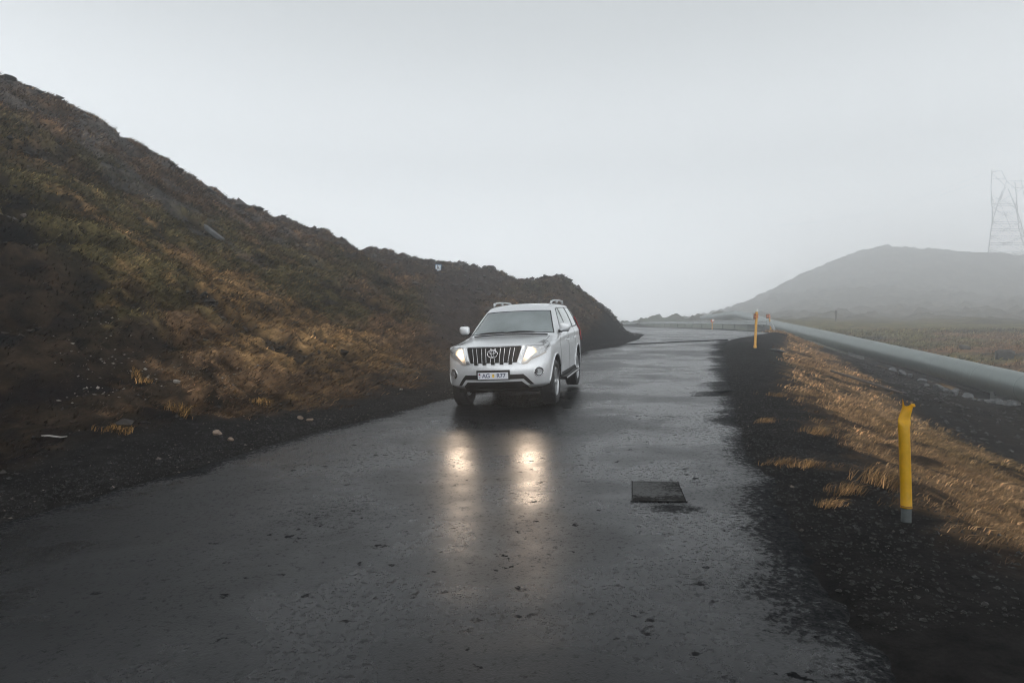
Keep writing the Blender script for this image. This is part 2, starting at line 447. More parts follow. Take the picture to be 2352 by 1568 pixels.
def cover(x, y):
    """base colour of the ground, how much grass grows there (0..1) and the grass colour"""
    n1 = fbm(x * 0.22, y * 0.22, 4, 101); n2 = fbm(x * 0.6, y * 0.6, 4, 102); n3 = fbm(x * 1.7, y * 1.7, 4, 103); n4 = fbm(x * 5, y * 5, 3, 104)
    n5 = fbm(x * 0.9 + 50, y * 0.9, 3, 105); n6 = fbm(x * 2.6 + 9, y * 2.6, 3, 106)
    dl = edge_l(y) - x; dr = x - edge_r(y)
    gravel = np.array([0.0135, 0.0125, 0.012])
    col = np.empty(np.shape(x) + (3,)); col[:] = gravel
    col *= (1 + 0.5 * n4 + 0.3 * n3)[..., None]
    gcol = np.empty_like(col); gcol[:] = (0.12, 0.075, 0.03)
    grow = np.zeros(np.shape(x))
    # --- left hill
    track = seg_dist(x, y, TRACK)
    foot = 2.0 + 0.8 * n2 + 0.5 * n3
    hill = sstep(foot - 0.5, foot + 0.7, dl)
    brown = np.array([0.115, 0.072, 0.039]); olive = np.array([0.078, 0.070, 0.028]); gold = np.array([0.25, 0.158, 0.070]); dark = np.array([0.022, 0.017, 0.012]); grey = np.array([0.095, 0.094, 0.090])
    hc = np.empty_like(col); hc[:] = brown
    og = sstep(0.0, 0.35, n2 * 0.6 + n3 * 0.3 + n1 * 0.3 - 0.12 + 0.55 * (blob(x, y, -9.3, 16.2, 3.5, 2.2) + blob(x, y, -7.8, 19.2, 3.2, 2.2) + blob(x, y, -5.6, 23.5, 2.6, 3.5) + blob(x, y, -11, 14.5, 4, 2)))
    hc = lerp3(hc, olive, og * 0.8)
    gg = sstep(0.0, 0.45, n3 * 0.6 + n5 * 0.5 + n4 * 0.25 - 0.3 + 0.40 * (blob(x, y, -4.6, 15.4, 3.0, 2.6) + blob(x, y, -6.4, 17.0, 2.8, 2.2) + 0.8 * blob(x, y, -3.4, 17.0, 0.9, 2.2) + 0.7 * blob(x, y, -7.4, 14.4, 2.6, 1.8)) + 0.12 * n1)
    hc = lerp3(hc, gold, gg)
    dd = sstep(0.12, 0.42, n6 * 0.55 + n5 * 0.35 + n2 * 0.3 + 0.85 * sstep(14.5, 9.5, y + 0.35 * (x + 6)) - 0.12)  # dark heath patches; the near-left term puts lens darkening into the colour
    dd = np.maximum(dd, shade_hollows(x, y))  # shade lying in the hollows, painted as near-black ground
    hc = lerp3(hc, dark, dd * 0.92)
    bd = bands(x, y)
    hc = hc * (1 + 1.1 * bd)[..., None].clip(.3, 2)
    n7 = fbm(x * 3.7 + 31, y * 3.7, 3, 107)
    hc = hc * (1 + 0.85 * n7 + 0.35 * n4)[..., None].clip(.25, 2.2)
    hc = lerp3(hc, (0.012, 0.010, 0.008), sstep(0.16, 0.42, n7 * 0.7 + n3 * 0.4) * 0.9)  # small dark pockets: shade of little pits put into the colour
    top = sstep(17.5, 21.5, y - 0.08 * x) * sstep(-6, -9, x)
    gr = sstep(0.05, 0.4, n5 * 0.6 + n6 * 0.5 + 0.3 * top - 0.12) * (0.25 + 0.75 * top) * sstep(14, 19, y)
    hc = lerp3(hc, grey, gr * 0.75)
    far_l = sstep(27, 36, y)
    stony = np.array([0.066, 0.052, 0.040])
    hc = lerp3(hc, stony, far_l * sstep(-0.5, 0.3, n5 + 0.3))
    # mound behind the car
    hc = hc * np.array([0.76, 0.735, 0.74])
    mound = sstep(-2.0, -0.3, x - 0.05 * (y - 20)) * sstep(20, 25, y)
    mc = np.empty_like(col); mc[:] = (0.062, 0.046, 0.034)
    mc = lerp3(mc, (0.105, 0.062, 0.032), sstep(0.05, 0.4, n5 * 0.6 + n3 * 0.5))
    mc = lerp3(mc, (0.052, 0.054, 0.028), sstep(0.0, 0.3, n2 * 0.5 + n6 * 0.4 - 0.05) * 0.7)
    mc = lerp3(mc, (0.028, 0.023, 0.02), sstep(0.1, 0.35, n6))
    hc = lerp3(hc, mc, mound)
    tr = 1 - sstep(0.7, 1.9, track + 0.5 * n3)
    hc = lerp3(hc, np.array([0.042, 0.033, 0.029]), tr * 0.95)
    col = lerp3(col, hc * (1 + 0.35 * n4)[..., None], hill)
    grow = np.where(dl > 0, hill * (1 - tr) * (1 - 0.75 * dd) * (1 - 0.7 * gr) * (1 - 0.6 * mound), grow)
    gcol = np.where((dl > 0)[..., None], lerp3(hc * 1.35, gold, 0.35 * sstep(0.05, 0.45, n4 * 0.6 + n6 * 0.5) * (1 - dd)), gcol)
    # --- right bank
    bi = bank_in(x, y) + 0.45 * n3 + 0.5 * n2 + 0.25 * n4
    ditch = seg_dist(x, y, DITCH)
    beyond = x - np.interp(y, [p[1] for p in DITCH], [p[0] for p in DITCH])
    bank = sstep(-0.1, 0.75, bi) * (1 - sstep(-2.6, -0.7, beyond + 0.4 * n3)) * (y > 2) * (y < 46)
    straw = np.array([0.36, 0.222, 0.112])
    bc = np.empty_like(col); bc[:] = straw
    bc = lerp3(bc, (0.11, 0.085, 0.028), sstep(0.0, 1, bi / 6 + 0.35 * n2 - 0.1) * (1 - sstep(15, 22, y)) * 0.85)
    bc = lerp3(bc, (0.032, 0.022, 0.017), sstep(-0.05, 0.22, n6 * 0.5 + n3 * 0.45 + n4 * 0.25 - 0.02) * 0.92)
    col = np.where((dr > 0)[..., None], lerp3(col, bc * 0.62 * (1 + 0.4 * n4)[..., None], bank), col)
    grow = np.where(dr > 0, bank * (1 - 0.88 * sstep(-0.05, 0.22, n6 * 0.5 + n3 * 0.45 + n4 * 0.25 - 0.02)), grow)
    gcol = np.where((dr > 0)[..., None], bc, gcol)
    # --- pipeline shelf and meadow
    shelf = sstep(-0.6, 1.0, beyond) * (y > 2) * (dr > 2)
    sc = np.empty_like(col); sc[:] = (0.020, 0.0165, 0.0145)
    pathline = seg_dist(x, y, [(16.4, 18), (17.6, 22.0), (18.6, 25.6), (18.9, 29.4), (21.4, 37.2), (23.1, 43.9)])
    sc = lerp3(sc, (0.16, 0.095, 0.04), (1 - sstep(0.15, 0.45, pathline + 0.2 * n6)))
    beyond_pipe = x - np.interp(y, [10, 25, 60, 95], [15.7, 18.75, 25.8, 31])
    md = sstep(1.0, 6.0, beyond_pipe + 3.0 * n1)
    mdc = np.empty_like(col); mdc[:] = (0.155, 0.088, 0.045)
    mdc = lerp3(mdc, (0.115, 0.098, 0.040), sstep(-0.2, 0.3, n1 * 0.7 + n2 * 0.4 + 0.5 * sstep(55, 80, y)))
    mdc = lerp3(mdc, (0.026, 0.024, 0.022), sstep(0.18, 0.36, n1 * 0.5 + fbm(x * 0.16, y * 0.16, 3, 120) * 0.6) * 0.9)
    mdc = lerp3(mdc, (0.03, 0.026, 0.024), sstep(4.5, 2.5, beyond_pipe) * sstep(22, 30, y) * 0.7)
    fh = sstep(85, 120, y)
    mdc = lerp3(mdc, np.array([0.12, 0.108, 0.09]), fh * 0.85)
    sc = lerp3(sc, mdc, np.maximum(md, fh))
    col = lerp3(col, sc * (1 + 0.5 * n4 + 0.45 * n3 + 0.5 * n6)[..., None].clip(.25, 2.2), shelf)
    grow = np.where(shelf > 0.5, 0.5 * md * (1 - fh), grow)
    gcol = np.where((shelf > 0.5)[..., None], mdc * 1.2, gcol)
    col = lerp3(col, np.array([0.14, 0.15, 0.12]), sstep(0.6, 2.0, dr) * sstep(44, 50, y) * (1 - sstep(8, 13, dr)) * 0.9)
    # behind and beyond, heath
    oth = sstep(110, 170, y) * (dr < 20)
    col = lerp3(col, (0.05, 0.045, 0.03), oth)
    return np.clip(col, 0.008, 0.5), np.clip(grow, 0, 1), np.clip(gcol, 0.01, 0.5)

# ------------------------------------------------------------------ materials of the land
def ground_material():
    m, n, b = nodes_of('ground')
    at = n.nodes.new('ShaderNodeAttribute'); at.attribute_name = 'cover'
    tc = n.nodes.new('ShaderNodeTexCoord')
    nz = n.nodes.new('ShaderNodeTexNoise'); nz.inputs['Scale'].default_value = 5.5; nz.inputs['Detail'].default_value = 10; nz.inputs['Roughness'].default_value = 0.82
    n.links.new(tc.outputs['Object'], nz.inputs['Vector'])
    mr = n.nodes.new('ShaderNodeMapRange'); mr.inputs[1].default_value = 0.30; mr.inputs[2].default_value = 0.70; mr.inputs[3].default_value = 0.12; mr.inputs[4].default_value = 2.0
    n.links.new(nz.outputs['Fac'], mr.inputs[0])
    vm = n.nodes.new('ShaderNodeVectorMath'); vm.operation = 'SCALE'
    n.links.new(at.outputs['Color'], vm.inputs[0]); n.links.new(mr.outputs[0], vm.inputs['Scale'])
    n.links.new(vm.outputs[0], b.inputs['Base Color'])
    b.inputs['Roughness'].default_value = 0.85
    b.inputs['Specular IOR Level'].default_value = 0.03
    n2 = n.nodes.new('ShaderNodeTexNoise'); n2.inputs['Scale'].default_value = 26; n2.inputs['Detail'].default_value = 8; n2.inputs['Roughness'].default_value = 0.7
    n.links.new(tc.outputs['Object'], n2.inputs['Vector'])
    bp = n.nodes.new('ShaderNodeBump'); bp.inputs['Strength'].default_value = 0.9; bp.inputs['Distance'].default_value = 0.045
    n.links.new(n2.outputs['Fac'], bp.inputs['Height']); n.links.new(bp.outputs[0], b.inputs['Normal'])
    return m

def asphalt_material(name, base, r0, r1, pit=0.55, seed=0.0, spec=0.60, coat=0.0, base_rough=0.0):
    """wet asphalt: a film of water with the coarser stones standing out of it"""
    m, n, b = nodes_of(name)
    L = n.links
    tc = n.nodes.new('ShaderNodeTexCoord')
    mp = n.nodes.new('ShaderNodeMapping'); mp.inputs['Location'].default_value = (seed, seed * 0.7, 0)
    L.new(tc.outputs['Object'], mp.inputs[0])
    def noise(sc, det=4, ro=0.5):
        z = n.nodes.new('ShaderNodeTexNoise'); z.inputs['Scale'].default_value = sc; z.inputs['Detail'].default_value = det; z.inputs['Roughness'].default_value = ro
        L.new(mp.outputs[0], z.inputs['Vector']); return z.outputs['Fac']
    def rng(s, a, b_, c, d):
        z = n.nodes.new('ShaderNodeMapRange'); z.inputs[1].default_value = a; z.inputs[2].default_value = b_; z.inputs[3].default_value = c; z.inputs[4].default_value = d
        z.interpolation_type = 'SMOOTHSTEP'
        L.new(s, z.inputs[0]); return z.outputs[0]
    def math_(op, a, b_):
        z = n.nodes.new('ShaderNodeMath'); z.operation = op
        for i, v in enumerate((a, b_)):
            if isinstance(v, (int, float)): z.inputs[i].default_value = v
            else: L.new(v, z.inputs[i])
        return z.outputs[0]
    at = n.nodes.new('ShaderNodeAttribute'); at.attribute_name = 'cover'
    sp_ = n.nodes.new('ShaderNodeSeparateColor'); L.new(at.outputs['Color'], sp_.inputs[0]); sp0 = sp_.outputs[0]
    patch = rng(noise(0.55, 4, 0.6), 0.38, 0.66, 0.0, 1.0)           # drier and wetter stretches
    pits = rng(noise(7.5, 6, 0.62), 0.635, 0.70, 0.0, 1.0)            # pits where the surface has broken
    fleck = rng(math_('ADD', noise(24.0, 6, 0.8), math_('MULTIPLY', sp0, 0.10)), 0.53, 0.65, 0.0, 1.0)           # single stones
    wn = rng(math_('ADD', noise(21.0, 6, 0.75), math_('MULTIPLY', sp_.outputs[0], 0.42)), 0.70, 0.82, 0.0, 1.6)
    rough = math_('ADD', rng(patch, 0, 1, r0, r1), math_('ADD', math_('MULTIPLY', pits, pit), math_('ADD', math_('MULTIPLY', fleck, 0.25), math_('MULTIPLY', wn, 0.25))))
    L.new(math_('ADD', rough, base_rough), b.inputs['Roughness'])
    b.inputs['Coat Weight'].default_value = coat; b.inputs['Coat IOR'].default_value = 1.33
    L.new(rough, b.inputs['Coat Roughness'])
    sp = math_('SUBTRACT', spec, math_('ADD', math_('MULTIPLY', pits, spec * 0.75), math_('ADD', math_('MULTIPLY', fleck, spec * 0.22), math_('MULTIPLY', wn, spec * 0.36))))
    L.new(sp, b.inputs['Specular IOR Level'])
    cm = n.nodes.new('ShaderNodeVectorMath'); cm.operation = 'SCALE'; cm.inputs[0].default_value = base
    L.new(rng(noise(60, 3, 0.6), 0.3, 0.7, 0.6, 1.5), cm.inputs['Scale'])
    L.new(cm.outputs[0], b.inputs['Base Color'])
    b.inputs['IOR'].default_value = 1.31
    h = math_('ADD', math_('MULTIPLY', noise(55, 3, 0.6), 0.5), math_('ADD', math_('MULTIPLY', noise(140, 2, 0.5), 0.35), math_('MULTIPLY', pits, -0.5)))
    bp = n.nodes.new('ShaderNodeBump'); bp.inputs['Strength'].default_value = 0.30; bp.inputs['Distance'].default_value = 0.008
    L.new(h, bp.inputs['Height']); L.new(bp.outputs[0], b.inputs['Normal']); L.new(bp.outputs[0], b.inputs['Coat Normal'])
    return m

M_GROUND = ground_material()
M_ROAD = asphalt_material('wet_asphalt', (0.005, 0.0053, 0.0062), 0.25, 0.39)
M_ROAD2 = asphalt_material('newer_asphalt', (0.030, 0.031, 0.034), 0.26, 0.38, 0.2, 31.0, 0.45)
M_PATCH = asphalt_material('patch_asphalt', (0.014, 0.0135, 0.013), 0.42, 0.66, 0.3, 57.0, 0.34)

# ------------------------------------------------------------------ ground sheet
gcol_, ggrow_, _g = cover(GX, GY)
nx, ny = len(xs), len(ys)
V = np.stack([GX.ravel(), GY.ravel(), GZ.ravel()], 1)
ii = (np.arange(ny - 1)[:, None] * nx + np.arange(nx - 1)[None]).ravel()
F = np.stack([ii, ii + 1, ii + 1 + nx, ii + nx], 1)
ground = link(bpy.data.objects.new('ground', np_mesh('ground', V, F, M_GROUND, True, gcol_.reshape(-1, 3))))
tag(ground, kind='structure')

def surf_h(x, y):
    """height of the built sheet (bilinear, as the mesh has it)"""
    x = np.atleast_1d(np.asarray(x, float)); y = np.atleast_1d(np.asarray(y, float))
    i = np.clip(np.searchsorted(xs, x) - 1, 0, nx - 2); j = np.clip(np.searchsorted(ys, y) - 1, 0, ny - 2)
    u = (x - xs[i]) / (xs[i + 1] - xs[i]); v = (y - ys[j]) / (ys[j + 1] - ys[j])
    return (GZ[j, i] * (1 - u) + GZ[j, i + 1] * u) * (1 - v) + (GZ[j + 1, i] * (1 - u) + GZ[j + 1, i + 1] * u) * v

# ------------------------------------------------------------------ road
def seam_y(x): return 29.9 + 0.30 * (x - 4.45)
def build_road(name, rows, n_c, mat_, lift, shear, rag=True):
    us = 0.5 - 0.5 * np.cos(np.pi * np.linspace(0, 1, n_c))
    us = 0.5 * us + 0.5 * np.linspace(0, 1, n_c)
    us[1] = .012; us[-2] = .988
    Vs = []
    for y in rows:
        l, r = float(edge_l(y)), float(edge_r(y))
        if rag:
            ya = np.array([y])
            l -= float(ragged(ya, -1)[0]); r += float(ragged(ya, 1)[0])
        x = l + (r - l) * us
        yy = y + shear(y) * (x - 0.5 * (l + r))
        z = road_z(x, yy) + lift + 0.006 * fbm(x * 0.8, yy * 0.8, 3, 131) + 0.004 * fbm(x * 3, yy * 3, 2, 132)
        Vs.append(np.stack([x, yy, z], 1))
    Vs = np.array(Vs)
    nr = len(rows)
    X_, Y_ = Vs[..., 0], Vs[..., 1]
    din = np.minimum(X_ - X_[:, :1], X_[:, -1:] - X_)
    wear = (1 - sstep(0.0, 0.9, din + 0.35 * fbm(X_ * 1.3, Y_ * 1.3, 4, 151))) * 0.95
    wear = np.maximum(wear, 0.50 * sstep(-0.05, 0.75, fbm(X_ * 0.5, Y_ * 0.5, 5, 152) + 0.25 * sstep(0.2, 1.6, X_ - 0.9) * (Y_ < 9)))
    wear = np.maximum(wear, 0.9 * blob(X_, Y_, 1.37, 5.74, 0.30, 0.17, -0.3)) if rag else wear * 0.4
    Vs[..., 2] -= 0.035 * (1 - sstep(0.0, 0.16, din))
    wear = np.concatenate([wear[:, :1], wear, wear[:, -1:]], 1); wear = np.concatenate([wear[:1], wear, wear[-1:]], 0)
    # skirt: broken edge goes down into the gravel
    lo = Vs[:, :1].copy(); lo[:, :, 2] -= 0.07; lo[:, :, 0] -= 0.015
    ro = Vs[:, -1:].copy(); ro[:, :, 2] -= 0.07; ro[:, :, 0] += 0.015
    G = np.concatenate([lo, Vs, ro], 1)
    ends = [G[:1].copy(), G[-1:].copy()]
    for e_ in ends: e_[:, :, 2] -= 0.07
    G = np.concatenate([ends[0], G, ends[1]], 0)
    nr, nc = G.shape[:2]
    i_ = (np.arange(nr - 1)[:, None] * nc + np.arange(nc - 1)[None]).ravel()
    o = link(bpy.data.objects.new(name, np_mesh(name, G.reshape(-1, 3), np.stack([i_, i_ + 1, i_ + 1 + nc, i_ + nc], 1), mat_, True, np.repeat(wear.reshape(-1, 1), 3, 1))))
    return tag(o, kind='structure')

# finer columns towards the broken edges come from the spacing below
rows1 = axis_nodes([(-28, 1.5, 0.4), (1.5, 18, 0.03), (18, 30.75, 0.05)])
yc = 30.75
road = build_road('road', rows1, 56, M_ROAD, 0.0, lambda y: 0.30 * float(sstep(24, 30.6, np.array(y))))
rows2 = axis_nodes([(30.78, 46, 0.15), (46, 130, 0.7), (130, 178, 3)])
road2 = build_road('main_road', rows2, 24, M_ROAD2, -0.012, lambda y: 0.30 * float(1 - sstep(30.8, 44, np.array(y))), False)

# the square repair let into the asphalt
def on_road(px, py):
    dx, dz = (px - 1176) / 1568, (py - 784) / 1568
    t = CAMZ / (dz + 0.0477 + 0.028 * dx)
    return dx * t, t
pc = [on_road(*p) for p in [(1452, 1152), (1576, 1153), (1557, 1108), (1452, 1107)]]
def patch_sheet(corners, n, lift, rag_, seed):
    us = np.linspace(0, 1, n)
    U, W = np.meshgrid(us, us)
    c = np.array(corners)
    P = (c[0] * (1 - U)[..., None] + c[1] * U[..., None]) * (1 - W)[..., None] + (c[3] * (1 - U)[..., None] + c[2] * U[..., None]) * W[..., None]
    P = P + rag_ * np.stack([fbm(P[..., 0] * 6, P[..., 1] * 6, 2, seed), fbm(P[..., 0] * 6, P[..., 1] * 6, 2, seed + 1)], -1)
    z = road_z(P[..., 0], P[..., 1]) + lift + 0.006 * fbm(P[..., 0] * 0.8, P[..., 1] * 0.8, 3, 131) + 0.004 * fbm(P[..., 0] * 3, P[..., 1] * 3, 2, 132)
    i_ = (np.arange(n - 1)[:, None] * n + np.arange(n - 1)[None]).ravel()
    return np.concatenate([P, z[..., None]], -1).reshape(-1, 3), np.stack([i_, i_ + 1, i_ + 1 + n, i_ + n], 1)
pv, pf = patch_sheet(pc, 26, 0.008, 0.016, 141)
pwear = np.clip(0.45 + 0.9 * fbm(pv[:, 0] * 2.6, pv[:, 1] * 4.0, 3, 161), 0, 1)
link(bpy.data.objects.new('asphalt_patch', np_mesh('asphalt_patch', pv, pf, M_PATCH, True, np.repeat(pwear[:, None], 3, 1))), road)['label'] = 'dark square repair patch let into the wet asphalt'
M_CUT = mat('cut_line', (0.006, 0.006, 0.006), 0.9, spec=0.1)
bm = bmesh.new()
pcz = [Vector((x, y, float(road_z(x, y)) + 0.008)) for x, y in pc]
for a, b in zip(pcz, pcz[1:] + pcz[:1]):
    d = (b - a).normalized(); ext = 0.015
    add_tube(bm, [a - d * ext + Vector((0, 0, -0.002)), b + d * ext + Vector((0, 0, -0.002))], 0.0045, 5)
bm_obj('saw_cut', bm, M_CUT, road)

bm = bmesh.new()                                                        # open joint where the two surfaces meet
l_, r_ = float(edge_l(30.77)), float(edge_r(30.77))
add_tube(bm, [(x, 30.77 + 0.30 * (x - 0.5 * (l_ + r_)), float(road_z(x, 30.77 + 0.30 * (x - 0.5 * (l_ + r_)))) + .004) for x in np.linspace(l_ + .1, r_ - .1, 14)], .035, 5)
bm_obj('joint_line', bm, M_CUT, road)
# ================================================================== THE CAR
M_PAINT = mat('silver_paint', (0.72, 0.735, 0.75), 0.30, 0.40, 0.5, 0.7, var=0.04, vscale=300)
M_GLASS = mat('wet_glass', (0.27, 0.31, 0.315), 0.08, 0.0, 0.9, 0.6, var=0.12, vscale=6)
M_SIDEGLASS = mat('side_glass', (0.30, 0.35, 0.34), 0.04, 0.0, 1.0, 0.8)
M_BLACK = mat('black_plastic', (0.006, 0.006, 0.0065), 0.5, spec=0.25, var=0.2)
M_TRIM = mat('gloss_black', (0.012, 0.012, 0.013), 0.2)
M_CHROME = mat('chrome', (0.78, 0.79, 0.80), 0.12, 1.0)
M_ALLOY = mat('alloy', (0.55, 0.56, 0.57), 0.28, 0.9)
M_RUBBER = mat('rubber', (0.016, 0.016, 0.017), 0.62, bump=0.3, bscale=90)
M_UNDER = mat('underbody', (0.010, 0.010, 0.010), 0.9, spec=0.1)
M_REFLECT = mat('lamp_reflector', (0.80, 0.80, 0.80), 0.25, 0.45, var=0.25, vscale=22)
M_LAMP = mat('headlamp_lit', (1, 0.9, 0.75), 0.4, emit=(1.0, 0.80, 0.58), estr=7.0)
def glow_material():
    m, n, b = nodes_of('headlamp_glow')
    tc = n.nodes.new('ShaderNodeTexCoord'); sx = n.nodes.new('ShaderNodeVectorMath'); sx.operation = 'ABSOLUTE'
    n.links.new(tc.outputs['Object'], sx.inputs[0])
    ds = n.nodes.new('ShaderNodeVectorMath'); ds.operation = 'DISTANCE'; ds.inputs[1].default_value = (.60, .10, .985)
    n.links.new(sx.outputs[0], ds.inputs[0])
    mr = n.nodes.new('ShaderNodeMapRange'); mr.interpolation_type = 'SMOOTHSTEP'
    mr.inputs[1].default_value = .02; mr.inputs[2].default_value = .19; mr.inputs[3].default_value = 2.8; mr.inputs[4].default_value = 0.12
    n.links.new(ds.outputs['Value'], mr.inputs[0])
    b.inputs['Base Color'].default_value = (.6, .56, .5, 1); b.inputs['Roughness'].default_value = .25; b.inputs['Metallic'].default_value = .6
    b.inputs['Emission Color'].default_value = (1.0, .70, .44, 1)
    n.links.new(mr.outputs[0], b.inputs['Emission Strength'])
    return m
M_LAMP = glow_material()
M_SKIRT = mat('lamp_lower_rim', (0.50, 0.45, 0.41), 0.35, 0.3)
M_FOG = mat('fog_lamp_glass', (0.30, 0.31, 0.32), 0.2, 0.6)
M_LENS = None
def lens_material():
    m, n, b = nodes_of('clear_lens')
    b.inputs['Base Color'].default_value = (1, 1, 1, 1); b.inputs['Roughness'].default_value = 0.02
    tr = n.nodes.new('ShaderNodeBsdfTransparent'); mx = n.nodes.new('ShaderNodeMixShader'); fr = n.nodes.new('ShaderNodeFresnel')
    gl = n.nodes.new('ShaderNodeBsdfGlossy'); gl.inputs['Roughness'].default_value = 0.03
    fr.inputs[0].default_value = 1.45
    n.links.new(fr.outputs[0], mx.inputs[0]); n.links.new(tr.outputs[0], mx.inputs[1]); n.links.new(gl.outputs[0], mx.inputs[2])
    n.links.new(mx.outputs[0], n.nodes['Material Output'].inputs[0])
    return m
M_LENS = lens_material()
M_TAIL = mat('tail_lamp_red', (0.45, 0.02, 0.02), 0.12, spec=0.6, coat=0.5)
M_PLATE = mat('plate_white', (0.66, 0.67, 0.72), 0.35)
M_INK = mat('plate_ink', (0.02, 0.03, 0.09), 0.5)
M_STICKER = mat('plate_sticker', (0.80, 0.52, 0.06), 0.4)
M_FLAGRED = mat('flag_red', (0.35, 0.03, 0.05), 0.5)
def screen_material():
    m, n, b = nodes_of('windscreen_glass')
    b.inputs['Base Color'].default_value = (.30, .345, .35, 1); b.inputs['Roughness'].default_value = .07; b.inputs['Specular IOR Level'].default_value = .9; b.inputs['Coat Weight'].default_value = .6
    tr = n.nodes.new('ShaderNodeBsdfTransparent'); tr.inputs[0].default_value = (.8, .86, .85, 1)
    mx = n.nodes.new('ShaderNodeMixShader')
    tc = n.nodes.new('ShaderNodeTexCoord'); nz = n.nodes.new('ShaderNodeTexNoise'); nz.inputs['Scale'].default_value = 2.2; nz.inputs['Detail'].default_value = 5
    mr = n.nodes.new('ShaderNodeMapRange'); mr.inputs[1].default_value = .3; mr.inputs[2].default_value = .7; mr.inputs[3].default_value = .22; mr.inputs[4].default_value = .46
    n.links.new(tc.outputs['Object'], nz.inputs['Vector']); n.links.new(nz.outputs['Fac'], mr.inputs[0]); n.links.new(mr.outputs[0], mx.inputs[0])
    n.links.new(b.outputs[0], mx.inputs[1]); n.links.new(tr.outputs[0], mx.inputs[2]); n.links.new(mx.outputs[0], n.nodes['Material Output'].inputs[0])
    return m
M_GLASS = screen_material()
M_SEAT = mat('seat_fabric', (0.05, 0.05, 0.052), 0.9)

suv = thing('car', 'silver white four wheel drive car with lit headlights driving on the wet road', 'car')
CAR_Y0, CAR_X0 = 11.45, -0.28
def _R(a, b, c):
    return Matrix.Rotation(c, 4, 'Y') @ Matrix.Rotation(b, 4, 'X') @ Matrix.Rotation(a, 4, 'Z')
suv_m = Matrix.Translation((CAR_X0, CAR_Y0, float(road_z(CAR_X0, CAR_Y0)) + 0.004)) @ _R(rad(-13.17), rad(2.73), rad(-2.8))
suv.matrix_world = suv_m

